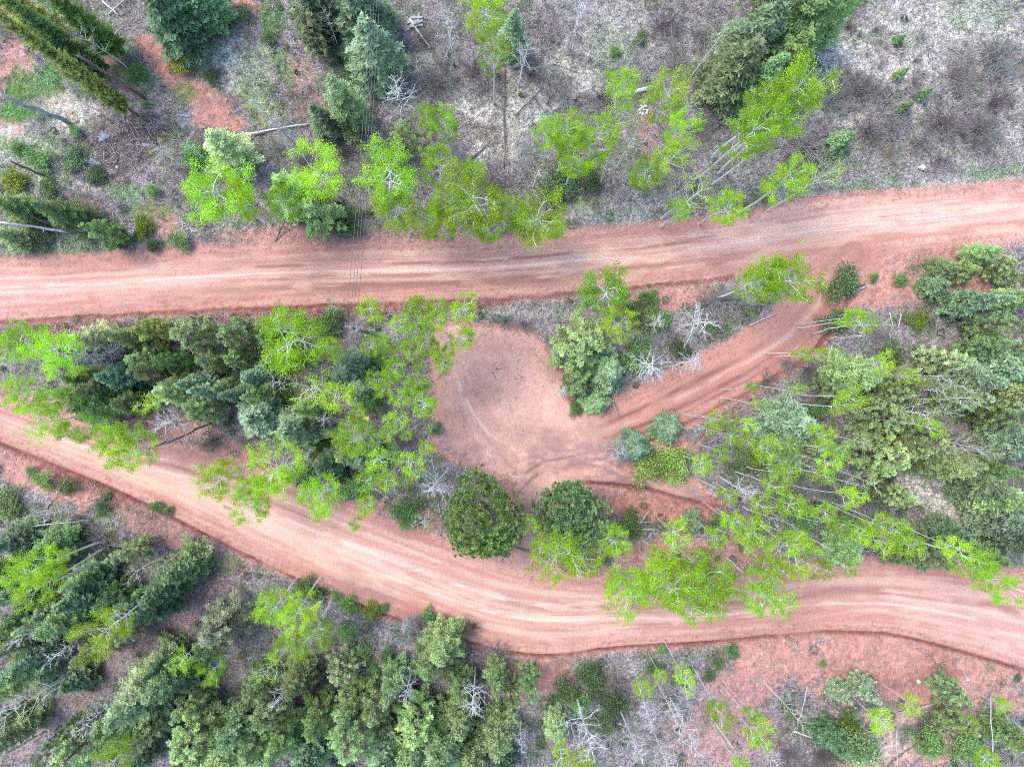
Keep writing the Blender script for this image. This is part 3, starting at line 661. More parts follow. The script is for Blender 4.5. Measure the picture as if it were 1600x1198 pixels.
#  kind x y width [height]    crown centre and width in photograph pixels, height in metres; suffix letter after kind = colour
#  lower case l: lime, d: darker green, o: olive, p: pale yellow green, b: blue green, g: mid green, y: yellow green
PLANTS = """
Yy 95 95 40 21 | Yd 95 65 50 13 | Yg 128 30 50 12 | Yy 20 5 60 14 | Sd 276 30 92 11 | Sg 318 8 60 9 | Ud 118 250 34 | Pp 255 240 40 6 | Gp 352 232 66 9 | Al 330 298 90 12 | Al 372 318 50 10
Po 290 352 44 6 | Gp 484 48 46 10 | Sd 500 14 80 11 | Sd 562 22 90 12 | Sb 582 78 80 12 | Gg 538 158 60 12 | Sb 503 186 44 7 | Pl 415 175 52 9 | K 450 214 44 8 | D 620 146 72 9
Gp 630 214 48 8 | Gg 598 236 46 8 | Al 664 186 32 9 | Al 700 196 44 9 | Al 682 256 50 9 | K 706 232 44 7 | Al 604 288 82 12 | Al 742 268 32 8 | Al 758 26 66 13 | Al 772 84 40 12
D 702 42 54 9 | Sb 804 58 44 9 | D 815 88 62 8 | Al 494 272 74 11 | Gg 452 300 66 9 | Gg 498 330 74 9 | Ud 534 345 56 | Al 440 318 50 8 | D 906 18 64 9 | K 816 236 42 7
Sg 1150 112 84 12 | Sb 1182 60 90 14 | Gg 1252 36 90 15 | Gg 1300 18 66 14 | Gg 1228 94 72 13 | Sg 1190 126 64 11 | Gg 1210 12 70 14 | Al 968 146 48 11 | Al 1052 156 58 12 | Al 1062 204 42 12 | Al 1042 238 50 12 | Al 1022 272 46 10
Al 862 206 38 11 | Al 888 216 52 12 | Al 932 214 54 12 | Al 902 250 60 10 | Ud 880 285 50 | Ud 925 280 40 | Pp 966 192 40 10 | Pp 986 226 46 9 | Pp 958 254 50 9 | Al 1246 150 70 15 | Al 1198 166 60 15 | Al 1166 206 60 15 | Al 1212 196 60 15 | Pp 1172 240 50 12
Pp 1124 56 26 12 | Pp 840 266 36 7 | Sg 1315 218 42 3.5 | Sg 1413 168 20 2 | Sg 1405 117 18 2 | Sg 1443 147 20 2 | Sd 1405 62 16 1.5 | Al 1232 284 56 13 | Pl 1272 288 54 12 | Pl 1076 306 56 11 | Al 1142 316 48 10 | Al 1064 330 30 8
Gg 26 322 50 8 | Gd 92 334 50 9 | Gd 160 362 44 8 | Ud 190 372 30 | Ug 60 345 30 | Al 626 322 60 10 | Al 664 345 46 8 | Al 700 318 50 9 | Al 742 326 84 11 | Al 790 332 44 9 | Al 836 340 78 9 | Al 690 352 44 7 | Al 760 358 44 6 | Al 868 355 30 5 | Pl 912 325 26 5
Al 36 528 60 7 | Al 10 545 36 6 | D 28 560 60 7 | Al 92 568 66 9 | K 160 556 62 8 | Gy 236 520 50 8 | Gg 300 522 60 9 | Gg 368 522 60 8 | Sb 185 590 52 8 | Gg 286 594 42 9 | Sb 398 590 50 7 | Gd 128 592 40 7 | Po 60 590 44 6
Al 468 522 86 10 | Ud 512 506 50 | Sb 547 572 56 7 | Al 440 492 26 6 | Pp 520 480 24 5 | Gg 455 550 50 7 | Tl 584 490 34 11 | Tl 576 526 30 10 | Tl 617 500 24 11 | Tl 640 474 22 10 | Tl 662 476 28 10 | Tl 650 496 26 11 | Tl 645 516 28 10 | Tl 690 486 28 10 | Tl 684 510 28 10 | Tl 708 522 34 10 | Tl 724 490 38 11
Tl 604 530 22 9 | Tl 610 552 22 9 | Tl 627 536 20 9 | Tl 662 540 30 10 | Tl 681 544 22 9 | Tl 656 564 16 8 | Tl 681 580 32 10 | Tl 592 596 26 9 | Tl 656 598 30 10 | Tl 700 540 20 8
Ad 950 460 72 6 | Al 966 508 46 7 | Gg 908 538 86 7 | Ud 986 486 28 | Ud 1014 466 28 | Ug 1026 498 36 | D 1030 502 40 5 | D 1094 504 72 6 | D 1018 566 80 6 | D 1084 566 56 6 | Ud 1112 512 22 | Ud 1064 545 28 | Ug 1000 558 44 | Gg 902 594 50 5 | Sb 950 584 56 5 | Sg 930 628 38 4 | Ug 898 640 22 | D 878 612 34 3
Al 1232 424 70 11 | Al 1176 448 50 10 | Al 1200 440 50 10 | Ud 1316 440 52 | Ug 1365 434 14 | Ug 1407 438 22 | Ug 1435 446 16 | Sd 1464 445 36 4 | Gg 1476 420 36 4 | Gg 1538 396 34 6 | Gg 1508 424 36 5 | Gg 1560 416 40 5 | Gd 1580 436 40 6 | Sb 1520 472 42 10 | Gg 1550 506 44 9 | Gg 1588 466 40 8
Tl 1346 498 36 12 | Tl 1322 494 30 10 | Ud 1305 500 40 | Uo 1432 500 36 | Pp 1370 505 26 8 | Tl 1250 548 22 8 | Tl 1270 556 24 8 | Tl 1374 572 32 9 | Ud 1388 552 44 | Gg 1330 590 66 8 | Sb 1562 572 80 10 | Gg 1582 612 66 9 | Sb 1510 590 60 9 | Pp 1455 588 40 8 | Tl 1400 590 24 9
Al 36 612 50 8 | Al 94 622 40 8 | Gg 146 632 62 8 | Al 72 658 54 9 | Al 120 668 40 9 | Al 172 682 48 9 | D 262 664 66 8 | Gg 312 638 52 8 | Tl 240 626 28 9 | Al 206 676 36 9 | Al 206 706 60 10 | Al 350 746 56 9 | Al 394 786 50 8 | Gd 200 628 40 7
Ug 50 735 16 | Ug 72 748 28 | Ud 108 758 26 | Ud 18 790 40 | Pp 90 800 40 8 | Sb 28 840 50 8 | Gg 84 850 50 8 | Al 62 888 60 11 | Gd 18 882 44 8 | Po 178 812 34 5 | Ud 166 792 22 | Sg 292 886 60 7 | Po 260 876 28 6 | Tl 115 865 20 6 | Ug 165 775 16 | Ug 245 790 18 | Ud 262 798 18
Pl 496 606 64 9 | Sb 402 650 66 7 | Sb 458 674 64 8 | D 505 655 34 5 | Al 556 680 54 10 | Sb 568 712 52 6 | Gd 578 628 40 8 | Tl 624 626 28 10 | Tl 656 620 38 11 | Tl 620 656 30 10 | Tl 600 676 24 10 | Tl 638 676 18 9 | Tl 657 692 22 9 | Sg 678 670 24 3 | Tl 600 612 24 10 | Tl 636 602 24 10
Al 428 730 70 10 | Al 404 768 40 9 | Al 500 764 56 10 | Ug 472 740 36 | Tl 606 720 36 10 | Tl 640 725 34 10 | Tl 600 746 30 9 | Tl 572 754 30 9 | Tl 630 756 20 8 | Ud 530 740 30 | Ug 546 764 44 | Tl 568 788 28 7 | Tl 558 816 18 7 | D 676 756 74 8 | Ug 636 800 46 | Po 662 812 36 3 | Sd 510 725 44 6 | Pp 470 712 40 8
R 752 806 122 10 | Rb 886 800 100 7 | Al 872 868 66 7 | Al 906 872 50 7 | Pl 886 856 60 8 | Tl 828 822 24 6 | Al 952 846 46 7 | Ud 982 820 38 | Kb 966 706 46 4 | Sb 990 700 44 5 | Uy 1012 726 50 | Uy 1052 722 50 | Tl 1100 726 32 8 | Sb 1044 672 42 4 | Tl 842 850 26 7
Tl 1114 656 28 9 | Tl 1140 660 24 9 | Tl 1170 657 22 10 | Tl 1104 680 24 8 | Tl 1140 678 24 9 | Tl 1160 690 22 9 | Tl 1135 770 26 9 | D 1160 762 60 7 | Tl 1186 790 32 10 | Tl 1142 812 32 8 | Tl 1180 832 44 10 | Sb 1085 815 30 4 | Tl 1060 836 40 8 | Tl 1026 864 28 6 | Tl 1120 836 34 8 | Tl 1170 858 40 9 | Al 1092 888 62 9 | Al 1036 898 60 8 | Al 976 908 58 7 | Tl 1175 612 20 8 | Tl 1175 628 18 8 | Tl 1130 706 22 8
Sb 1236 664 66 8 | Tl 1232 608 18 10 | Tl 1332 622 36 11 | Tl 1312 640 28 11 | Gg 1372 650 66 9 | Gg 1426 680 80 9 | Gg 1372 708 80 8 | Gg 1410 700 60 8 | Sg 1226 712 60 6 | Tl 1246 690 26 9 | Tl 1296 726 34 10 | Tl 1312 712 28 10 | Tl 1276 744 30 10 | Tl 1230 752 38 10 | Tl 1208 760 30 10 | Tl 1262 787 22 9 | Tl 1288 800 34 10 | Tl 1322 790 36 11 | Po 1302 750 36 9
Tl 1364 815 36 11 | Tl 1396 822 34 11 | Gg 1408 776 38 6 | Ud 1370 762 40 | Tl 1452 664 28 11 | Pp 1432 640 44 10 | Pp 1484 628 36 10 | Sb 1500 616 50 8 | Sb 1530 760 60 8 | Gg 1552 772 66 9 | Sb 1564 812 66 9 | Sb 1582 690 56 9 | Sd 1582 846 56 9 | Po 1500 690 40 9 | Po 1540 706 34 9 | Sd 1480 830 40 7
Al 1244 852 60 10 | Al 1205 880 44 9 | Tl 1312 838 34 10 | Gg 1322 862 50 6 | Tl 1374 846 40 10 | Tl 1412 856 38 10 | Gg 1452 868 60 7 | Tl 1482 850 38 10 | Al 1500 872 46 10 | Al 1556 896 50 10 | Tl 1275 896 34 8 | Tl 1322 894 24 8 | Al 1186 912 66 9 | Al 1112 926 70 9 | Al 1050 924 66 9 | Al 984 934 54 8 | Al 1076 948 50 9 | Tl 1340 840 26 10 | Gd 1540 868 44 7
Sb 18 925 44 8 | Gg 104 962 60 10 | Al 172 972 56 12 | Gy 150 1012 50 9 | Sd 138 928 60 9 | Sd 262 918 60 8 | Gg 206 952 54 8 | Gp 196 984 44 8 | D 40 986 56 8 | Gg 30 1044 60 9 | Sb 62 1020 44 8 | D 92 1016 48 8 | Sb 122 1062 44 5 | Gp 352 974 66 9 | Gg 330 1000 50 8 | Tl 290 1016 30 8 | Al 340 1044 34 6
Gp 212 1098 74 11 | Gg 262 1060 74 10 | Gp 232 1064 60 10 | Pp 44 1100 60 10 | D 138 1132 54 8 | Gg 120 1172 70 10 | Al 172 1182 46 9 | Gg 310 1142 74 10 | Gg 372 1130 74 10 | Gg 350 1180 76 10 | Gg 20 1150 44 10 | Al 60 905 50 12
Al 424 948 46 9 | Al 466 946 50 9 | Al 486 984 50 9 | Al 454 1002 42 8 | Pl 430 1040 40 8 | Ud 480 922 38 | Ug 544 945 30 | Ug 525 932 16 | Uo 581 953 25 | Ug 600 950 14 | Ug 545 985 32 | Ug 566 1014 28 | Ug 606 1020 26 | Gg 536 1040 50 5 | Ug 585 1044 20 | Gd 466 1058 50 7 | Gg 686 1010 60 8 | Gg 672 1036 44 7 | Ug 669 962 22 | D 636 1076 42 7
D 740 1090 68 8 | Gg 590 1092 66 9 | Gg 550 1140 80 10 | Gg 654 1122 76 9 | Gg 690 1160 80 10 | Sb 604 1172 60 9 | Gg 640 1180 66 9 | Gg 776 1150 60 9 | Gd 496 1118 60 8 | Gg 424 1100 60 9 | Gg 400 1156 66 9 | Sd 482 1180 60 8 | Gd 718 1066 50 7 | D 440 1080 44 7 | Gg 720 1116 56 8 | Sd 780 1190 46 8 | Gg 730 1186 60 9 | K 640 975 36 3
Ud 922 1050 46 | Ud 884 1074 50 | Ug 905 1092 40 | Tl 1002 1072 26 7 | Tl 1036 1060 20 6 | Tl 1070 1054 28 8 | Tl 1126 1104 34 9 | Tl 1178 1138 38 9 | Tl 1172 1116 22 8 | Ud 1020 1040 24 | Ug 1035 1015 14 | Ud 1120 1032 20 | Ug 1142 1018 20 | Ud 1104 1050 18 | D 918 1152 80 10 | D 990 1164 46 9 | D 1016 1110 46 7 | D 1052 1112 44 8 | D 1082 1152 54 9 | D 1040 1182 50 9 | D 816 1160 36 7 | Tl 876 1166 26 8 | Tl 902 1182 32 8 | Po 1150 1182 34 9 | Gg 870 1130 40 5 | Ud 958 1092 46 | Ud 940 1120 40 | Tl 1150 1190 26 8
Ug 1282 1033 12 | Sb 1310 1080 28 4 | Sb 1350 1076 36 5 | Tl 1366 1118 38 9 | Pp 1236 1112 28 8 | Uo 1322 1132 44 2 | Ug 1340 1160 54 3 | Tl 1418 1100 30 8 | Gg 1484 1078 40 6 | Gg 1490 1118 44 7 | Tl 1516 1128 28 9 | Ug 1450 1158 44 3 | Tl 1557 1104 26 8 | Gd 1586 1150 40 9 | Ug 1588 1058 12 | Tl 1536 1184 36 9 | Ug 1500 1160 44 3 | Sd 1300 1150 40 6 | D 1200 1180 40 8
Gg 232 560 44 8 | Gg 330 562 40 8 | Po 430 600 34 7 | Gg 150 604 44 8 | Gp 262 612 40 7 | Gg 352 606 36 7 | Ug 440 612 30 | Gg 372 562 32 7 | Tl 420 505 26 8 | Al 520 546 36 8 | Ud 590 562 26 | Tl 560 642 22 8 | Ug 612 702 26 | Tl 692 560 20 8 | Tl 640 556 22 9 | Gg 432 562 36 7
Gg 240 1138 46 9 | Gp 66 962 46 9 | Gg 404 1060 44 8 | Gg 300 1096 44 9 | Sd 70 868 36 8 | Gg 132 902 40 8 | Po 222 886 34 7 | Gg 440 1150 50 9 | Gg 180 930 44 8
Gp 1470 560 44 9 | Gg 1296 604 36 8 | Po 1450 606 34 8 | Gg 1560 652 50 9 | Gp 1500 722 40 8 | Po 1252 722 30 8 | Gg 1420 600 40 8 | Gp 1270 690 36 7 | Gg 1400 870 30 6 | Po 1200 812 34 8
Ug 216 112 26 | Ud 150 272 30 | Ug 240 300 24 | Ud 382 22 26 | Ug 30 232 24 | Po 650 100 30 5 | Po 930 60 26 5 | Ud 1000 60 22 | Ug 960 82 16 | Ud 80 295 30 | Ug 120 205 20 | Ud 420 60 24 | Ud 330 120 22 | Gg 16 372 34 6 | Ud 60 372 30 | Ud 240 385 26 | Ug 280 375 30 | Ud 590 120 26 | Ud 865 310 30 | Ud 540 90 26
Vg 1350 140 70 | Vp 1500 120 70 | Vg 1560 90 70 | Vg 1400 200 60 | Vp 1480 190 80 | Vg 1540 200 70 | Vg 1430 130 40 | Vp 1360 205 50 | Vg 1300 165 50 | Vg 1260 230 70 | Vp 1440 225 40 | Vg 1530 225 50 | Vg 1470 250 36 | Vp 1560 160 60 | Vg 1395 240 40 | Vp 1240 265 50 | Vg 1100 60 70 | Vp 1040 40 70 | Vg 1060 110 60 | Vp 1090 200 50 | Vg 1120 175 50 | Vg 895 85 40 | Vp 940 150 50 | Vg 880 150 50 | Vg 690 130 60 | Vp 740 110 60 | Vg 660 60 50 | Vg 700 90 50 | Vp 780 120 40 | Vg 860 60 46 | Vp 830 120 60 | Vg 1430 95 24 | Vp 1330 40 30 | Vg 1370 46 24
Vg 790 500 44 | Vg 820 508 36 | Vg 1130 470 60 | Vg 1100 480 44 | Vp 770 285 50 | Vg 640 985 60 | Vp 960 1068 50 | Vp 1290 1185 70 | Vp 1230 1180 60 | Vp 1445 1130 50 | Vg 1420 1140 40 | Vp 1560 1140 50 | Vp 1260 580 50 | Vg 1230 570 40 | Vp 1200 600 50 | Vg 1370 530 50 | Vp 1520 540 60 | Vg 1480 700 50 | Vp 1430 730 40 | Vp 1350 780 60 | Vg 1380 860 40 | Vp 1240 780 50 | Vg 1270 640 50 | Vp 640 690 50 | Vp 620 690 40 | Vg 500 625 40 | Vp 330 690 50 | Vg 380 690 40 | Vp 120 830 50 | Vg 160 840 60 | Vg 220 850 60 | Vp 130 810 40 | Vg 780 1020 50 | Vp 740 980 40 | Vp 260 990 40 | Vg 430 230 40 | Vp 540 240 50 | Vg 470 250 40 | Vp 1300 760 50 | Vg 1200 700 40
"""
COLS = {
 'A': {'l': (.39, .63, .03), 'd': (.20, .38, .03), 'p': (.38, .48, .12), 'o': (.30, .34, .12), 'g': (.20, .42, .06)},
 'S': {'d': (.15, .23, .125), 'b': (.235, .32, .20), 'g': (.20, .30, .145)},
 'G': {'d': (.18, .26, .11), 'g': (.27, .36, .165), 'y': (.32, .39, .13), 'p': (.36, .43, .24)},
 'Y': {'d': (.14, .21, .08), 'g': (.20, .29, .10), 'y': (.34, .40, .12)},
 'U': {'d': (.13, .19, .085), 'g': (.17, .28, .11), 'o': (.20, .25, .05), 'y': (.23, .36, .09)},
 'R': {'g': (.24, .36, .11), 'b': (.21, .33, .15)},
 'V': {'g': (.30, .28, .27), 'p': (.22, .19, .20)},
}
NAMES = {'A': 'aspen_tree', 'T': 'slender_aspen_tree', 'P': 'sparse_aspen_tree', 'S': 'spruce_tree', 'G': 'fir_tree', 'Y': 'tall_fir_tree', 'R': 'pine_tree', 'D': 'bare_tree', 'K': 'dead_spruce_tree', 'U': 'green_shrub', 'V': 'bare_shrub'}
CATS = {'A': 'aspen', 'T': 'aspen', 'P': 'aspen', 'S': 'spruce', 'G': 'fir', 'Y': 'fir', 'R': 'pine', 'D': 'bare tree', 'K': 'dead tree', 'U': 'shrub', 'V': 'shrub'}
GROUPS = {'A': 'leafy aspens', 'T': 'slender aspens with small crowns', 'P': 'thinly leaved aspens', 'S': 'spruces among the aspens', 'G': 'firs in the forest', 'Y': 'tall leaning firs in the top left corner', 'R': 'round pines beside the lower road',
          'D': 'leafless pale trees', 'K': 'dead grey spruces', 'U': 'low green shrubs', 'V': 'leafless grey shrubs'}
FR = {'A': .80, 'T': .87, 'P': .72, 'S': .45, 'G': .5, 'Y': .5, 'R': .5, 'D': .75, 'K': .55, 'U': .5, 'V': .4}

def hash_rand(k): return np.random.default_rng(k * 7919 + 13)
plants = []
for row in PLANTS.strip().splitlines():
    for item in row.split('|'):
        f = item.split()
        if not f: continue
        kd = f[0][0]; cc = f[0][1:] or ('g' if kd in 'RV' else '')
        x, y, w = float(f[1]), float(f[2]), float(f[3])
        h = float(f[4]) if len(f) > 4 else None
        plants.append([kd, cc, x, y, w, h])

# infill where the photograph's canopy closes
_fr = np.random.default_rng(77)
for (x0, y0, x1, y1), cnt, kinds in (((0, 830, 330, 1195), 15, 'SGG'), ((20, 515, 430, 640), 11, 'GSG'), ((440, 560, 650, 760), 7, 'GTU'), ((540, 1050, 830, 1195), 7, 'GS'), ((1380, 540, 1600, 740), 10, 'GPG'), ((1110, 600, 1360, 850), 13, 'UTPU'), ((20, 20, 560, 370), 9, 'UPU')):
    k = 0
    for _ in range(400):
        if k >= cnt: break
        x, y = round(_fr.uniform(x0, x1)), round(_fr.uniform(y0, y1))
        kd = kinds[k % len(kinds)]
        dmin = min(math.hypot(x - p[2], y - p[3]) for p in plants if p[0] not in 'V')
        g_ = ground(np.array([float(x)]), np.array([float(y)]))
        if dmin < 21 or g_['d'][0] < 14 or g_['path'][0] > .1 or (g_['dry'][0] > .6 and x > 1000): continue
        cc = {'S': ['d', 'b', 'g'], 'G': ['g', 'd', 'g', 'p'], 'T': ['l'], 'P': ['p', 'o'], 'U': ['g', 'd', 'o']}[kd]
        plants.append([kd, cc[k % len(cc)], x, y, round(_fr.uniform(30, 44)), {'S': 9, 'G': 9, 'T': 9, 'P': 7, 'U': None}[kd]]); k += 1

def place(kd, cc, x, y, w, h, idx):
    r = hash_rand(idx)
    if kd == 'T' and x > 1210 and y > 1060: h = 5.0; w *= .9
    if kd == 'T' and x > 1090 and y < 1000: w *= .88
    pr = P[kd]; H0, R0, L = pr[idx % len(pr)] if kd != 'R' else pr[0 if cc == 'g' else 1]
    if kd in 'SG' and h is not None and h > 3.6: h *= .80; w *= 1.28
    if h is None: h = (.55 if kd == 'U' else .45) * w / S * (1 if w > 30 else 1.2)
    zc = h * FR[kd]
    k = (HC - zc) / FPX
    X, Y = (x - NX) * k, -(y - NY) * k
    R = w * k / 2
    if kd in 'SG': R *= 1.12
    if kd in 'U': R *= 1.1
    root = bpy.data.objects.new(NAMES[kd], None); col.objects.link(root)
    z = ground_z(NX + X * S, NY - Y * S)
    root.location = (X, Y, z)
    root.rotation_euler = (r.normal() * .02, r.normal() * .02, r.random() * 6.283)
    sx = R / R0
    root.scale = (sx, sx, h / H0)
    if kd in 'UVR': root.scale = (sx * r.uniform(.75, 1.2), sx * r.uniform(.8, 1.25), h / H0) if kd != 'R' else (sx * .96, sx * 1.06, h / H0)
    root.empty_display_size = .3
    if kd in COLS or kd in 'TP':
        c = np.array(COLS['A' if kd in 'TP' else kd].get(cc, (.2, .2, .2)))
        c = c * r.uniform(.72, 1.22) * (1 + r.normal(size=3) * .05)
        if kd in 'ATP':
            q_ = r.random() ** 2 * .35; c = c * (1 - q_) + np.array([.26, .33, .10]) * q_
    else: c = np.array((.3, .3, .3))
    for nm, me in L:
        o = bpy.data.objects.new(nm, me); col.objects.link(o); o.parent = root
        o.color = (*np.clip(c, 0, 1), 1)
        if nm in ('trunk',) and kd in 'ATP':      # keep stems from swelling with wide crowns
            q = max(.6, min(1.15, h / H0)) / max(sx, .01); o.scale = (min(q, 2.0), min(q, 2.0), 1)
        if nm != 'trunk': o['kind'] = 'stuff'
    return root

# ---- labels: look first, then the landmark it stands by, then its rank there
LOOK = {'Al': 'lime green leafy aspen', 'Ad': 'dense dark green aspen', 'Tl': 'slender aspen with small lime crown', 'Pp': 'thin pale yellow-green aspen', 'Pl': 'half leafed lime aspen', 'Po': 'thin olive green aspen',
        'Sd': 'dark green spruce', 'Sb': 'blue-green spruce', 'Sg': 'mid green spruce', 'Gd': 'dark green fir', 'Gg': 'green fir', 'Gy': 'yellow-green fir', 'Gp': 'pale green fir',
        'Yy': 'very tall slender yellow-green fir', 'Yd': 'tall dark green fir beside dark trunk', 'Yg': 'tall green fir', 'R': 'large round green pine', 'Rb': 'smaller round blue-green pine', 'D': 'leafless white-branched tree', 'K': 'dead grey twiggy spruce', 'Kb': 'dead blue-grey spruce',
        'Ud': 'low dark green shrub', 'Ug': 'low green shrub', 'Uo': 'low olive shrub', 'Uy': 'low yellow-green shrub', 'Vg': 'leafless grey shrub', 'Vp': 'leafless purple-grey shrub'}
ZONES = [((690, 730, 830, 890), 'between clearing and lower road'), ((830, 740, 1000, 905), 'right of the big round pine'),
         ((560, 465, 740, 545), 'between utility pole and clearing'), ((560, 545, 730, 640), 'left of the clearing'), ((540, 640, 720, 720), 'left of the lower clearing'), ((540, 720, 720, 840), 'left of the big round pine'),
         ((860, 430, 1140, 660), 'on the island inside the track bend'), ((1130, 390, 1330, 480), 'at the track junction'), ((1330, 380, 1480, 480), 'on red soil by upper road right'), ((1480, 380, 1620, 540), 'at right edge below upper road'),
         ((-50, 0, 250, 270), 'in the top left corner'), ((250, 0, 420, 260), 'by the red soil streak top left'), ((420, 0, 620, 130), 'by the wires at top'), ((420, 130, 640, 250), 'beside the wires above upper road'),
         ((620, 0, 850, 140), 'at top centre'), ((640, 140, 850, 300), 'in the brush above upper road centre'), ((850, 0, 1090, 130), 'at top right of centre'), ((840, 130, 1000, 300), 'left of the culvert pipe'), ((1000, 130, 1100, 340), 'right of the culvert pipe'),
         ((1090, 0, 1340, 135), 'in the big evergreen stand at top'), ((1090, 135, 1345, 340), 'below the big evergreen stand'), ((1340, 0, 1620, 155), 'in the top right dry grass'), ((1340, 155, 1620, 300), 'in dry grass above upper road right'),
         ((-50, 270, 250, 400), 'along upper road at top left'), ((250, 240, 440, 400), 'above upper road left of wires'), ((420, 240, 570, 400), 'left of wires at upper road'), ((570, 240, 940, 400), 'right of wires at upper road'),
         ((-50, 480, 200, 580), 'at left edge under upper road'), ((200, 480, 420, 570), 'under upper road left of pole'), ((420, 470, 560, 600), 'around the utility pole'), ((-50, 580, 230, 700), 'above lower road at left edge'),
         ((200, 560, 430, 700), 'in the left wood middle'), ((430, 590, 560, 700), 'in the wood below the pole'), ((190, 690, 460, 800), 'overhanging lower road left'), ((440, 690, 560, 800), 'above lower road left of pine'),
         ((930, 640, 1100, 760), 'right of the clearing mouth'), ((1100, 590, 1210, 740), 'right of the track'), ((1000, 740, 1210, 880), 'above lower road centre right'), ((930, 870, 1260, 970), 'overhanging lower road centre right'),
         ((1210, 480, 1420, 630), 'below the track junction'), ((1420, 480, 1620, 640), 'at right edge of the wood'), ((1210, 630, 1330, 740), 'left of the broad fir stand'), ((1330, 600, 1490, 740), 'in the broad fir stand right'),
         ((1480, 640, 1620, 740), 'far right in the wood'), ((1200, 740, 1340, 830), 'in the slender aspens right'), ((1340, 740, 1460, 835), 'by the white grass patch'), ((1460, 735, 1620, 860), 'right of the white grass patch'),
         ((1200, 825, 1360, 910), 'over lower road right'), ((1350, 830, 1620, 910), 'over lower road far right'), ((-50, 700, 140, 870), 'under lower road at left edge'), ((140, 740, 340, 900), 'under the lower road bank left'),
         ((-50, 860, 110, 960), 'by the leaning pale trunk left'), ((110, 890, 300, 1035), 'above the bare path lower left'), ((-50, 950, 110, 1200), 'in the bottom left corner'), ((110, 1030, 300, 1200), 'under the bare path lower left'),
         ((300, 900, 400, 1200), 'right of the bare path lower left'), ((400, 900, 520, 1070), 'in the lime group under lower road'), ((510, 900, 650, 1060), 'on open ground under lower road'), ((640, 940, 800, 1100), 'in the hollow under the road bend'),
         ((380, 1060, 560, 1200), 'at bottom left of centre'), ((550, 1060, 830, 1200), 'at bottom centre'), ((840, 1000, 980, 1130), 'under lower road at centre'), ((980, 1000, 1160, 1090), 'on the slope left of red bank'), ((800, 1085, 1100, 1200), 'in the pale dead trees bottom'),
         ((1100, 1085, 1260, 1200), 'under the red bank left'), ((1260, 1000, 1400, 1200), 'under the red bank middle'), ((1400, 1000, 1620, 1200), 'under the red bank right')]
ORD = ['', 'first', 'second', 'third', 'fourth', 'fifth', 'sixth', 'seventh', 'eighth', 'ninth', 'tenth', 'eleventh', 'twelfth', 'thirteenth', 'fourteenth', 'fifteenth', 'sixteenth', 'seventeenth', 'eighteenth', 'nineteenth', 'twentieth', 'twenty-first', 'twenty-second']
def zone(x, y):
    for (a, b, c, d), n in ZONES:
        if a <= x < c and b <= y < d: return n
    return 'near the middle of the wood' if 500 < x < 1100 else ('toward the left edge' if x <= 500 else 'toward the right edge')
buckets = {}
for i, p in enumerate(plants):
    key = p[0] + p[1]
    if p[0] == 'R': key = 'R' + p[1].replace('g', '')
    buckets.setdefault((LOOK.get(key, 'green tree'), zone(p[2], p[3])), []).append(i)
labels = {}
for (look, zn), ids in buckets.items():
    ids.sort(key=lambda i: (plants[i][2], plants[i][3]))
    for n, i in enumerate(ids):
        if len(ids) == 1: s = '%s %s' % (look, zn)
        elif n == 0: s = 'leftmost %s %s' % (look, zn)
        elif n == len(ids) - 1: s = 'rightmost %s %s' % (look, zn)
        else: s = '%s, %s from left %s' % (look, ORD[n + 1], zn)
        labels[i] = s
for i, (kd, cc, x, y, w, h) in enumerate(plants):
    o = place(kd, cc, x, y, w, h, i)
    tag(o, labels[i], CATS[kd], GROUPS[kd])

# ------------------------------------------------------------------ logs, trunks, poles
def log(px_a, py_a, px_b, py_b, r0=.12, r1=.06, mat=None, label='', za=.1, zb=.12, stubs=3, name='fallen_log', cat='log', group=None):
    """log from one photograph point to another; za, zb = heights of its ends above the ground"""
    def at(px, py, z):
        k = (HC - z) / FPX; return np.array([(px - NX) * k, -(py - NY) * k, z])
    g0 = ground_z(px_a, py_a); a, b = at(px_a, py_a, za + g0), at(px_b, py_b, zb + ground_z(px_b, py_b))
    r = np.random.default_rng(int(px_a * 7 + py_b * 3))
    n = 7; t = np.linspace(0, 1, n)[:, None]
    pts = a * (1 - t) + b * t + r.normal(size=(n, 3)) * .03 * np.linalg.norm(b - a) / 4
    k = 8; Vt, Qt, Tt = tubes([(pts, np.linspace(r0, r1, n))], 8)
    paths = []
    for s in range(stubs):
        q = r.uniform(.3, .95); p = a * (1 - q) + b * q; d = unit(r.normal(size=3) + np.array([0, 0, .4])); rr = (r0 * (1 - q) + r1 * q)
        paths.append((np.array([p, p + d * r.uniform(.3, .8)]), np.array([rr * .4, rr * .12])))
    # end discs
    c0 = len(Vt); Vt = np.vstack([Vt, pts[0], pts[-1]]); capq = []
    for j in range(0, 8, 2):
        capq.append([c0, (j + 2) % 8, j + 1, j]); m0 = (n - 1) * 8; capq.append([c0 + 1, m0 + j, m0 + j + 1, m0 + (j + 2) % 8])
    Qt = np.vstack([Qt, capq])
    root = bpy.data.objects.new(name, None); col.objects.link(root); root.location = a
    V1 = Vt - a
    put('trunk', raw_mesh(name + '_trunk', V1, Qt, np.full(len(Vt), .5)), mat or M_GREYBARK, root)
    for pth in paths:
        v, q, tt = tubes([(pth[0] - a, pth[1])], 4); put('branch', raw_mesh(name + '_branch', v, q, tt), mat or M_GREYBARK, root)
    tag(root, label, cat, group or 'fallen logs')
    return root
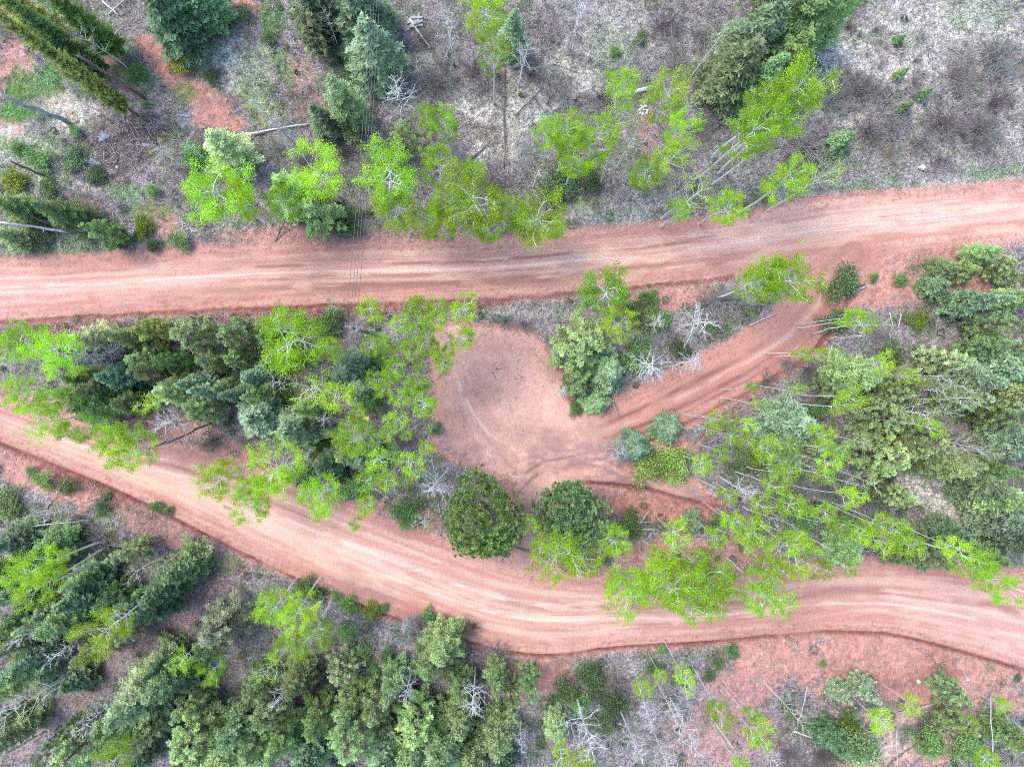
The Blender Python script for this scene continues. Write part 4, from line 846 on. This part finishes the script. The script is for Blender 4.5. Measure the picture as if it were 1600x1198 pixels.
LOGS = [
 (110,193,0,147,.20,.15,M_GREYBARK,'thick leaning grey trunk over the bright green grass top left',.1,7,1),
 (226,151,120,88,.16,.10,M_BROWNBARK,'dark standing trunk between yellow-green firs top left',.1,8,8),
 (75,277,15,252,.12,.08,M_BROWNBARK,'dark trunk on dry grass at left edge',.1,3,2),
 (355,214,484,194,.11,.07,M_WHITEWOOD,'long white log lying below the red soil streak',.2,.25,1),
 (110,364,0,346,.13,.08,M_WHITEWOOD,'pale trunk above upper road at left edge',.2,3,1),
 (96,356,34,332,.13,.07,M_BROWNBARK,'dark trunk just above the pale trunk at left edge',.1,3,1),
 (640,30,672,75,.10,.06,M_WHITEWOOD,'pale log beside the board pile at top',.15,.2,0),
 (788,108,788,262,.07,.05,M_BROWNBARK,'long dark vertical log in brush top centre',.15,.15,2),
 (735,250,785,205,.07,.04,M_BROWNBARK,'dark diagonal log left of long vertical log',.15,.2,2),
 (805,182,850,135,.06,.03,M_BROWNBARK,'thin dark log in dry grass top centre',.15,.2,1),
 (862,98,900,112,.08,.05,M_GREYBARK,'short grey log in dry grass top centre',.15,.15,1),
 (160,2,185,24,.09,.05,M_WHITEWOOD,'pale stick at top left between firs',.1,.4,1),
 (170,22,194,0,.06,.04,M_WHITEWOOD,'thin pale stick crossing the top left stick',.2,.4,0),
 (1325,460,1354,447,.13,.11,M_GREYBARK,'grey log end under the shrub at the track junction',.15,.2,0),
 (1322,457,1352,443,.09,.07,M_BROWNBARK,'darker log beside the grey log at junction',.15,.25,0),
 (200,862,86,906,.13,.09,M_GREYBARK,'long pale leaning trunk under lower road left',.1,7.5,2),
 (142,812,50,822,.06,.04,M_WHITEWOOD,'thin pale branch at left under lower road',.2,2,2),
 (50,822,75,812,.11,.10,M_WHITEWOOD,'short pale stump log at left under lower road',.2,.5,0),
 (200,855,245,834,.09,.03,M_WHITEWOOD,'pale forked branch on the bank lower left',.2,.6,5),
 (150,850,260,858,.05,.03,M_GREYBARK,'thin grey stick crossing the forked branch',.2,.3,1),
 (73,795,104,746,.05,.03,M_GREYBARK,'thin grey stick under lower road left edge',.1,1,1),
 (143,856,168,824,.04,.03,M_GREYBARK,'thin grey stick between shrubs on lower left bank',.1,.8,0),
 (584,762,611,781,.10,.08,M_GREYBARK,'short grey log in the wood left of round pine',.2,.2,0),
 (592,698,632,664,.06,.04,M_WHITEWOOD,'thin pale log on brush heap left of clearing',.3,1.2,1),
 (1052,870,1082,878,.12,.09,M_GREYBARK,'grey trunk among aspens above lower road',.2,2.5,1),
 (1014,868,1034,897,.12,.09,M_GREYBARK,'grey trunk leaning over lower road among aspens',.2,3,1),
 (924,872,958,878,.10,.07,M_BROWNBARK,'dark log on red soil by lower road',.15,.15,1),
 (800,853,840,866,.09,.05,M_BROWNBARK,'dark log right of round pine by lower road',.15,.15,1),
 (330,660,262,692,.10,.06,M_BROWNBARK,'dark leaning trunk over lower road left',.1,5,6),
 (260,690,228,704,.07,.04,M_BROWNBARK,'dark upper stem over lower road left',5,6,2),
 (210,652,162,665,.07,.04,M_BROWNBARK,'thin dark trunk above lower road left',.1,2.5,1),
 (656,1038,634,1092,.10,.05,M_WHITEWOOD,'pale leaning trunk in hollow under road bend',.1,3.5,5),
 (508,964,476,1001,.09,.06,M_WHITEWOOD,'pale trunk at lime group under lower road',.1,2,1),
 (507,936,484,952,.08,.05,M_WHITEWOOD,'short pale trunk at top of lime group',.1,1.5,1),
 (0,1183,70,1142,.10,.07,M_GREYBARK,'grey trunk in bottom left corner',4,.1,1),
 (135,1032,60,1082,.09,.06,M_GREYBARK,'upper of two parallel grey trunks lower left',.1,5,2),
 (140,1036,66,1092,.09,.06,M_WHITEWOOD,'lower of two parallel grey trunks lower left',.1,5,1),
 (298,1102,202,1176,.09,.06,M_GREYBARK,'upper of two parallel trunks bottom left',.1,6,1),
 (300,1108,212,1182,.09,.06,M_BROWNBARK,'lower of two parallel trunks bottom left',.1,6,1),
 (1476,1094,1392,1118,.08,.05,M_GREYBARK,'grey log lying under the red bank right',.2,.3,4),
 (1240,1141,1276,1155,.08,.06,M_WHITEWOOD,'short pale log under the red bank left',.2,.2,0),
 (1432,1160,1386,1196,.07,.04,M_BROWNBARK,'dark stick at bottom under the red bank',.15,.2,3),
 (1547,1082,1551,1175,.06,.03,M_WHITEWOOD,'tall thin white trunk bottom right',.1,5,1),
 (1400,1136,1402,1196,.05,.03,M_WHITEWOOD,'thin white trunk at bottom right of centre',.1,3,0),
 (1264,1066,1248,1126,.05,.03,M_WHITEWOOD,'curved white stem left under the red bank',.1,3,0),
 (1580,1124,1600,1140,.08,.06,M_WHITEWOOD,'white log at the right edge bottom',.2,1.5,0),
 (1340,1066,1360,1042,.03,.02,M_GREYBARK,'thin grey twig on the red bank',.1,.1,1),
 (1355,826,1402,852,.08,.05,M_WHITEWOOD,'white trunk leaning over lower road right',3,7,2),
 (1507,872,1600,925,.09,.06,M_WHITEWOOD,'white trunk over lower road at right edge',.1,7,1),
 (1180,785,1300,860,.08,.05,M_GREYBARK,'long grey trunk through slender aspens right',.1,8,2),
 (1408,618,1482,598,.06,.04,M_GREYBARK,'thin grey trunk above the broad fir stand',.1,4,0),
 (1170,510,1210,490,.0501,.03,M_WHITEWOOD,'thin pale stick at the track edge',.1,.2,0),
 (1266,522,1330,504,.06,.04,M_WHITEWOOD,'pale thin trunk below the track junction',.1,5,0),
 (1288,530,1345,524,.06,.04,M_WHITEWOOD,'second pale thin trunk below the track junction',.1,5,0),
 (1390,488,1396,512,.05,.03,M_WHITEWOOD,'short white stick right of junction aspens',.3,.3,2),
 (1408,490,1404,512,.06,.04,M_WHITEWOOD,'short white forked stick right of junction',.3,.3,2),
 (1390,520,1394,546,.05,.03,M_WHITEWOOD,'white stick on litter right of junction aspens',.2,.3,1),
 (1230,558,1248,540,.05,.03,M_WHITEWOOD,'white stick by the track bank',.2,.6,1),
 (1480,590,1476,566,.04,.03,M_GREYBARK,'thin grey stick at right wood edge',.1,2,0),
 (430,378,447,340,.06,.05,M_BROWNBARK,'dark broken stem by upper road left',.1,.8,1),
 (1000,818,1014,798,.05,.04,M_GREYBARK,'grey stick leaning on brush pile centre right',.3,.5,0),
 (993,815,1020,815,.05,.04,M_GREYBARK,'upper horizontal stick of brush pile',.25,.25,0),
 (993,827,1032,827,.05,.04,M_WHITEWOOD,'lower horizontal stick of brush pile',.2,.2,0),
 (995,802,1000,826,.05,.04,M_GREYBARK,'left upright stick of brush pile',.3,.3,0),
]
for L_ in LOGS: log(*L_)

# many thin pale stems fallen criss-cross in the wood on the right: countable but alike
def pt(px, py, z):
    k = (HC - z) / FPX; return ((px - NX) * k, -(py - NY) * k, z)

# ------------------------------------------------------------------ utility pole and wires
def box_mesh(name, sx, sy, sz, bev=.01):
    import bmesh
    bm = bmesh.new(); bmesh.ops.create_cube(bm, size=1)
    bmesh.ops.scale(bm, vec=(sx, sy, sz), verts=bm.verts)
    if bev: bmesh.ops.bevel(bm, geom=bm.edges[:] + bm.verts[:], offset=bev, segments=1, affect='EDGES')
    m = bpy.data.meshes.new(name); bm.to_mesh(m); bm.free(); return m
def solid(name, mat, color):
    m, nt, b = new_mat(name)
    tc = nt.nodes.new('ShaderNodeTexCoord'); n = nnode(nt, 'ShaderNodeTexNoise', Scale=9.0, Detail=4.0); nt.links.new(tc.outputs['Object'], n.inputs['Vector'])
    nt.links.new(ramp(nt, n.outputs[0], tuple(c * .7 for c in color), color, .35, .6), b.inputs['Base Color']); b.inputs['Roughness'].default_value = .6
    return m
M_WIRE = solid('wire_metal', None, (.16, .15, .15)); M_PALEMETAL = solid('galvanised_steel', None, (.62, .66, .70)); M_YELLOW = solid('yellow_paint', None, (.8, .66, .05))
M_RUST = solid('rusty_tin', None, (.5, .33, .25)); M_CERAMIC = solid('grey_insulator', None, (.45, .45, .47)); M_BOARD = solid('weathered_board', None, (.40, .385, .36))
ph = 9.0
pX, pY, _ = pt(549, 512, ph)
pole = bpy.data.objects.new('utility_pole', None); col.objects.link(pole); pz = ground_z(NX + pX * S, NY - pY * S); pole.location = (pX, pY, pz)
put('shaft', raw_mesh('pole_shaft', *tubes([(np.array([[0, 0, -.3], [0, 0, 4], [0, 0, ph + .2]]), np.array([.17, .15, .11]))], 4)), M_POLE, pole)
ca = put('crossarm', box_mesh('crossarm', 1.0, .11, .12), M_POLE, pole); ca.location = (.0, .1, ph - .1)
tr = put('transformer', raw_mesh('transformer', *tubes([(np.array([[0, 0, 0], [0, 0, .08], [0, 0, .75], [0, 0, .85]]), np.array([.16, .2, .2, .12]))], 4)), M_CERAMIC, pole); tr.location = (.25, -.15, ph - 1.6)
ins = [(-.4, .1), (-.1, .1), (.12, .1), (.4, .1)]
for ix, iy in ins:
    q = put('insulator', raw_mesh('insulator', *tubes([(np.array([[0, 0, 0], [0, 0, .06], [0, 0, .1], [0, 0, .18]]), np.array([.02, .05, .03, .05]))], 4)), M_CERAMIC, pole); q.location = (ix, iy, ph - .04)
tag(pole, 'weathered wooden utility pole with short crossarm below the upper road', 'utility pole')
for n_, (ix, iy) in enumerate(ins):
    pos = ['leftmost', 'second from left', 'third from left', 'rightmost']
    a = np.array([pX + ix, pY + iy, pz + ph + .12]); bx, by, bz = pt(595 + [-6, -2, 2, 6][n_], -160, ph + 1)
    b = np.array([bx, by, bz]); t = np.linspace(0, 1, 24)[:, None]
    pts = a * (1 - t) + b * t - np.array([0, 0, 1.0]) * (4 * .9 * t * (1 - t)) + np.array([-.0, 0, 0]) * t
    w = put('power_line', raw_mesh('power_line', *tubes([(pts, np.full(24, .017))], 4)), M_WIRE)
    tag(w, pos[n_] + ' of the dark wires crossing the upper road to the pole', 'wire', 'overhead wires')

# ------------------------------------------------------------------ small made things and stones
def thing_at(name, me, mat, px, py, z, rz, label, cat, group=None, sc_=(1, 1, 1)):
    o = put(name, me, mat); x, y, g = gxy(px, py); o.location = (x, y, g + z); o.rotation_euler = (0, 0, math.radians(rz)); o.scale = sc_
    return tag(o, label, cat, group)
def culvert():
    n = 30; L = 1.6; Vv, Qq = [], []
    prof = [(x, .17 + (.012 if i % 2 else 0)) for i, x in enumerate(np.linspace(-L / 2, L / 2, n))]
    k = 14; ring = []
    for x, r_ in prof: ring.append((x, r_))
    for x, r_ in reversed(prof): ring.append((x, r_ - .02))
    m = len(ring)
    for x, r_ in ring:
        for j in range(k): a = 6.2832 * j / k; Vv.append((x, r_ * math.cos(a), r_ * math.sin(a)))
    for i in range(m):
        i2 = (i + 1) % m
        for j in range(k): j2 = (j + 1) % k; Qq.append((i * k + j, i2 * k + j, i2 * k + j2, i * k + j2))
    return raw_mesh('culvert_pipe', Vv, Qq)
thing_at('culvert_pipe', culvert(), M_PALEMETAL, 1002, 145, .14, 14, 'pale ribbed culvert pipe beside lime aspen at top', 'pipe')
def rock_mesh(seed, flat=.7):
    import bmesh
    r = np.random.default_rng(seed); bm = bmesh.new(); bmesh.ops.create_icosphere(bm, subdivisions=2, radius=.5)
    for v in bm.verts:
        c = np.array(v.co); f = 1 + .18 * math.sin(c[0] * 7 + seed) + .15 * math.cos(c[1] * 8 + seed * 2) + r.normal() * .05
        v.co = (c[0] * f, c[1] * f * .85, c[2] * f * flat)
    m = bpy.data.meshes.new('rock'); bm.to_mesh(m); bm.free(); return m
RK = [rock_mesh(i) for i in range(4)]
for i, (x, y, s, lb) in enumerate([(1438, 263, .62, 'white boulder at the grass edge above upper road right'), (1432, 1062, .40, 'pale rock on the red bank middle'), (1507, 1058, .34, 'pale rock on the red bank right'), (1188, 1018, .26, 'small white stone left of the red bank'),
        (312, 89, .36, 'pale rock in the dry grass top left'), (184, 262, .3, 'white rock right of the lower puddle'), (824, 1045, .2, 'small dark stone on pink soil under the road'), (1225, 1000, .22, 'small stone by the road ditch right')]):
    thing_at('rock', RK[i % 4], M_ROCK, x, y, s * .15, i * 40, lb, 'rock', 'loose pale rocks', (s, s, s))
rr_ = np.random.default_rng(5)
for i in range(12):
    dx, dy = (i % 3 - 1) * 5 + rr_.normal() * 1.2, (i // 3 - 1.5) * 6 + rr_.normal() * 1.2
    rw = ['top', 'second', 'third', 'bottom'][i // 3]; cw = ['left', 'middle', 'right'][i % 3]
    thing_at('stone', RK[i % 4], M_ROCK, 1004 + dx, 172 + dy, .05, i * 53, '%s stone in %s row of the stone heap below the culvert' % (cw, rw), 'stone', 'stones heaped below the culvert', tuple([.26 + rr_.random() * .12] * 3))
bd = bpy.data.objects.new('board_pile', None); col.objects.link(bd); bx, by, bz = gxy(648, 37); bd.location = (bx, by, bz)
tag(bd, 'scattered pile of pale boards at the top beside the wires', 'board pile')
bmh = box_mesh('board', 1.1, .18, .04, .005)
for i in range(8):
    o = put('board', bmh, M_BOARD, bd); o.location = (rr_.normal() * .25, rr_.normal() * .35, .03 + i * .045); o.rotation_euler = (0, 0, .3 + rr_.normal() * .5); o.scale = (rr_.uniform(.6, 1.1), 1, 1)
# rusty tin box at the roadside
bxo = bpy.data.objects.new('tin_box', None); col.objects.link(bxo); x, y, z = gxy(207, 366); bxo.location = (x, y, z); bxo.rotation_euler = (0, 0, -.1)
o = put('body', box_mesh('body', .5, .62, .3), M_RUST, bxo); o.location = (0, 0, .15)
o = put('lid', box_mesh('lid', .54, .5, .04), solid('chipped_white_paint', None, (.7, .62, .55)), bxo); o.location = (0, .06, .322)
tag(bxo, 'rusty white box in the weeds above upper road left', 'box')
mk = bpy.data.objects.new('yellow_marker', None); col.objects.link(mk); x, y, z = gxy(577, 651); mk.location = (x, y, z)
o = put('post', raw_mesh('post', *tubes([(np.array([[0, 0, -.1], [0, 0, 1.2]]), np.array([.03, .03]))], 4)), M_PALEMETAL, mk)
o = put('plate', box_mesh('plate', .5, .22, .03, .005), M_YELLOW, mk); o.location = (0, 0, 1.22)
o = put('bracket', box_mesh('bracket', .14, .16, .05, .005), M_PALEMETAL, mk); o.location = (.12, -.2, 1.2)
tag(mk, 'small yellow marker plate among aspens left of the clearing', 'marker')
# puddles
def puddle(px, py, rx, ry, seed, label):
    r = np.random.default_rng(seed); n = 28; vv = [(0, 0, 0)]
    for i in range(n):
        a = 6.2832 * i / n; f = 1 + .3 * math.sin(2 * a + seed) + .2 * math.sin(5 * a + seed * 2); vv.append((rx / S * f * math.cos(a), ry / S * f * math.sin(a), 0))
    import bmesh
    bm = bmesh.new(); vs = [bm.verts.new(v) for v in vv]
    for i in range(n): bm.faces.new((vs[0], vs[1 + i], vs[1 + (i + 1) % n]))
    m = bpy.data.meshes.new('puddle'); bm.to_mesh(m); bm.free()
    o = put('puddle', m, M_WATER); x, y, _ = gxy(px, py)
    g_ = ground(np.array([px + dx for dx in (-rx, 0, rx, 0, 0)], float), np.array([py + dy for dy in (0, 0, 0, -ry, ry)], float))['h'].max()
    o.location = (x, y, g_ + .01); tag(o, label, 'puddle', kind='structure')
M_WATER, nt_, b_ = new_mat('puddle_water'); b_.inputs['Base Color'].default_value = (.12, .17, .27, 1); b_.inputs['Roughness'].default_value = .12; b_.inputs['Specular IOR Level'].default_value = .12
nz_ = nnode(nt_, 'ShaderNodeTexNoise', Scale=6.0, Detail=3.0); bp_ = nnode(nt_, 'ShaderNodeBump', Strength=.15, Distance=.02); nt_.links.new(nz_.outputs[0], bp_.inputs['Height']); nt_.links.new(bp_.outputs[0], b_.inputs['Normal'])
puddle(163, 213, 6, 10, 1, 'blue puddle in the dark mud top left, upper one')
puddle(147, 254, 9, 6, 2, 'blue puddle in the dark mud top left, lower one')
puddle(228, 226, 14, 2.2, 3, 'thin trickle of water right of the puddles')
puddle(290, 181, 12, 2, 4, 'thin trickle of water by the red soil')

# ------------------------------------------------------------------ uncountable ground cover
def scatter(n, dens, seed):
    r = np.random.default_rng(seed); x = r.uniform(-60, 1660, n); y = r.uniform(-60, 1260, n)
    g = ground(x, y); k = r.random(n) < dens(x, y, g)
    return x[k], y[k], {a: b[k] for a, b in g.items()}, r
def world_pts(x, y, g): return np.c_[(x - NX) / S, -(y - NY) / S, g['h']]
def stuff(name, parts, mat, color, label, cat):
    o = put(name, raw_mesh(name, *parts), mat); o.color = (*color, 1); tag(o, label, cat, kind='stuff'); return o
def offroad(g): return sm(4, 16, g['d'])
def forest(g): return offroad(g) * (1 - .85 * g['path']) * (1 - .7 * g['dry']) * (1 - .93 * g['red'])

x, y, g, r = scatter(260000, lambda x, y, g: (forest(g) * .6 + g['dry'] * .15 + .15 * g['red'] * offroad(g)) * sm(.25, .6, fbm(x, y, 30, 3, 4)), 201)
C = world_pts(x, y, g) + np.c_[np.zeros(len(x)), np.zeros(len(x)), r.uniform(.03, .14, len(x))]
D = r.normal(size=(len(x), 3)) * [1, 1, .12]
T = np.clip(r.normal(.5, .42, len(x)), 0, 1)
stuff('twig_litter', flat_leaves(C, D, r.uniform(.12, .55, len(x)), r.uniform(.025, .05, len(x)), T, r, 3), M_TWIG, (.33, .30, .30), 'grey twigs and needles littering the forest floor', 'litter')

x, y, g, r = scatter(110000, lambda x, y, g: g['dry'] * offroad(g) * sm(.3, .55, fbm(x, y, 9, 3, 2)), 202)
h_ = r.uniform(.08, .3, len(x)); D = np.c_[r.normal(size=(len(x), 2)) * .9, np.full(len(x), .6)]
C = world_pts(x, y, g) + unit(D) * (h_ / 2)[:, None]
stuff('dry_grass', flat_leaves(C, D, h_, r.uniform(.02, .045, len(x)), np.clip(r.normal(.55, .25, len(x)), 0, 1), r, 1), M_TWIG, (.58, .55, .46), 'pale dry grass in the open patches', 'grass')

x, y, g, r = scatter(150000, lambda x, y, g: np.clip(g['green'] * .9 + forest(g) * .12 * sm(.5, .62, fbm(x, y, 26, 4, 6)), 0, 1), 203)
h_ = r.uniform(.08, .26, len(x)); D = np.c_[r.normal(size=(len(x), 2)) * .8, np.full(len(x), .7)]
C = world_pts(x, y, g) + unit(D) * (h_ / 2)[:, None]
stuff('green_grass', flat_leaves(C, D, h_, r.uniform(.03, .06, len(x)), np.clip(r.normal(.5, .25, len(x)), 0, 1), r, 1), M_NEEDLE, (.13, .28, .07), 'green grass in the damp patches', 'grass')

# low leafless brush
def brush(nc, dens, seed, name, color, label, per=34, hh=(.3, .9), rr=(.25, .75)):
    x, y, g, r = scatter(nc, dens, seed); c = world_pts(x, y, g); n = len(c)
    size = r.uniform(.6, 1.1, n)
    a = r.random((n, per)) * 6.283; rad = r.uniform(*rr, (n, per)) * size[:, None]; hz = r.uniform(*hh, (n, per)) * size[:, None]
    E = np.stack([np.cos(a) * rad, np.sin(a) * rad, hz], -1); Mi = E * [.45, .45, .6] + r.normal(size=E.shape) * .04
    p0 = np.repeat(c[:, None], per, 1) + r.normal(size=E.shape) * [.08, .08, 0]
    P0 = p0.reshape(-1, 3); P1 = (p0 + Mi).reshape(-1, 3); P2 = (p0 + E).reshape(-1, 3)
    T = np.repeat(np.clip(r.normal(.5, .2, n), 0, 1), per) + r.normal(size=n * per) * .15
    A = flat_leaves((P0 + P1) / 2, P1 - P0, np.linalg.norm(P1 - P0, axis=1) * 1.05, .024, np.clip(T - .1, 0, 1), r, 2)
    B = flat_leaves((P1 + P2) / 2, P2 - P1, np.linalg.norm(P2 - P1, axis=1) * 1.05, .020, np.clip(T + .1, 0, 1), r, 2)
    return stuff(name, join([A, B]), M_TWIG, color, label, 'brush')
BR = [(180,260,130,70),(320,330,80,40),(110,60,60,40),(470,200,70,60),(1440,150,190,110),(1080,80,110,90),(1100,200,60,80),(860,80,120,70),(700,90,110,80),(780,260,100,50),(960,290,80,30),(1250,240,90,60)]
def brushmap(x, y): return blobs(x, y, BR, (fbm(x, y, 30, 3, 3) - .5) * .8)
brush(15000, lambda x, y, g: np.clip(np.maximum(g['dark'], brushmap(x, y) * sm(.40, .54, fbm(x, y, 34, 3, 1))) * offroad(g) * (1 - g['green']), 0, 1), 204, 'bare_brush', (.37, .345, .345), 'tangled leafless brush on the open slope at the top', 30, (.3, 1.1), (.25, .9))
brush(11000, lambda x, y, g: forest(g) * (1 - brushmap(x, y)) * sm(.40, .56, fbm(x, y, 40, 3, 5)) * .75, 205, 'wood_brush', (.34, .30, .30), 'leafless undergrowth between the trees', 26, (.2, .6), (.2, .6))

# low green undergrowth leaves
x, y, g, r = scatter(9500, lambda x, y, g: forest(g) * (1 - .6 * brushmap(x, y)) * sm(.40, .58, fbm(x, y, 34, 3, 2)), 206)
c = world_pts(x, y, g); n = len(c); m = 34
C = (c[:, None] + r.normal(size=(n, m, 3)) * [.26, .26, .12] + [0, 0, .28]).reshape(-1, 3)
T = np.clip(np.repeat(r.normal(.45, .2, n), m) + r.normal(size=n * m) * .16, 0, 1)
stuff('undergrowth', flat_leaves(C, r.normal(size=C.shape) * [1, 1, .3], r.uniform(.08, .17, len(C)), r.uniform(.05, .09, len(C)), T, r, 1), M_NEEDLE, (.14, .20, .075), 'low green undergrowth between the trees', 'undergrowth')

x, y, g, r = scatter(3600, lambda x, y, g: forest(g) * (1 - .8 * brushmap(x, y)) * sm(.44, .58, fbm(x, y, 50, 3, 7)) * (.4 + .6 * sm(380, 480, y)), 209)
c = world_pts(x, y, g); n = len(c); m = 80; sz = r.uniform(.45, 1.1, n)[:, None, None]
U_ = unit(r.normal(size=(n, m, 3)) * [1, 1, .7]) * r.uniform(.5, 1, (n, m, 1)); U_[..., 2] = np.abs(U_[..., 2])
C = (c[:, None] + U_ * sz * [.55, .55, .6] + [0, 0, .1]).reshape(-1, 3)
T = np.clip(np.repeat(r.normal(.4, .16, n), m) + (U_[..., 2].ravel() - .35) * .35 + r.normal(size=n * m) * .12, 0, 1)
stuff('understory_bushes', flat_leaves(C, r.normal(size=C.shape) * [1, 1, .4], r.uniform(.09, .2, len(C)), r.uniform(.04, .09, len(C)), T, r, 1), M_NEEDLE, (.105, .155, .075), 'small dull green bushes filling the wood floor', 'undergrowth')
x, y, g, r = scatter(5200, lambda x, y, g: forest(g) * .55 * sm(.4, .6, fbm(x, y, 60, 3, 1)), 210)
c = world_pts(x, y, g); pth = []
for i in range(len(c)):
    l = r.uniform(.6, 2.6); a = r.normal(math.atan2(c[i, 1], c[i, 0]), 1.0); d = np.array([math.cos(a), math.sin(a), r.uniform(0, .12)]) * l
    rad = r.uniform(.012, .035); p = c[i] + [0, 0, .12]
    pth.append((np.array([p, p + d * .5 + r.normal(size=3) * .05 * l * np.array([1, 1, .2]), p + d + r.normal(size=3) * .05 * l * np.array([1, 1, .2])]), np.array([rad, rad * .8, rad * .4])))
tb = tubes(pth, 3)
stuff('fallen_sticks', (tb[0], tb[1], np.repeat(np.clip(r.normal(.5, .3, len(pth)), 0, 1), 9)), M_TWIG, (.40, .38, .36), 'fallen grey sticks strewn through the woods', 'sticks')

# clods and pebbles along the road edges and on the red banks
x, y, g, r = scatter(120000, lambda x, y, g: np.clip(np.exp(-((g['d'] - 3) / 9) ** 2) * .5 + g['red'] * .25 * sm(-2, 4, g['d']) + .012 * g['road'], 0, 1) * sm(.35, .6, fbm(x, y, 12, 2, 3)), 207)
c = world_pts(x, y, g); n = len(c); s = r.uniform(.02, .06, n)[:, None]
b3 = r.normal(size=(n, 3)) * .2
V4 = np.stack([c + s * [1, 0, 0] + s * b3 * [1, 1, 0], c + s * [-.6, .8, 0], c + s * [-.5, -.8, 0], c + s * [0, 0, .9] + s * b3 * .5], 1).reshape(-1, 3)
i4 = np.arange(n)[:, None] * 4
Q3 = np.concatenate([i4 + [0, 1, 3], i4 + [1, 2, 3], i4 + [2, 0, 3]])
o = put('gravel', raw_mesh('gravel', V4, Q3, np.repeat(np.clip(r.normal(.5, .25, n), 0, 1), 4)), M_TWIG); o.color = (.36, .18, .14, 1)
tag(o, 'reddish clods and pebbles along the road edges', 'gravel', kind='stuff')
x, y, g, r = scatter(26000, lambda x, y, g: g['road'] * (g['dC'] < 0) * np.exp(-((x - 795) / 60) ** 2) * sm(515, 560, y) * sm(720, 660, y) * sm(.5, .62, fbm(x, y, 22, 3, 2)), 208)
c = world_pts(x, y, g); n = len(c); m = 5
C = (c[:, None] + r.normal(size=(n, m, 3)) * [.05, .05, .01] + [0, 0, .05]).reshape(-1, 3)
stuff('weed_sprouts', flat_leaves(C, r.normal(size=C.shape) * [1, 1, .3], .09, .05, np.clip(r.normal(.5, .2, len(C)), 0, 1), r, 1), M_NEEDLE, (.12, .17, .05), 'tiny green weeds sprouting on the dirt clearing', 'weeds')
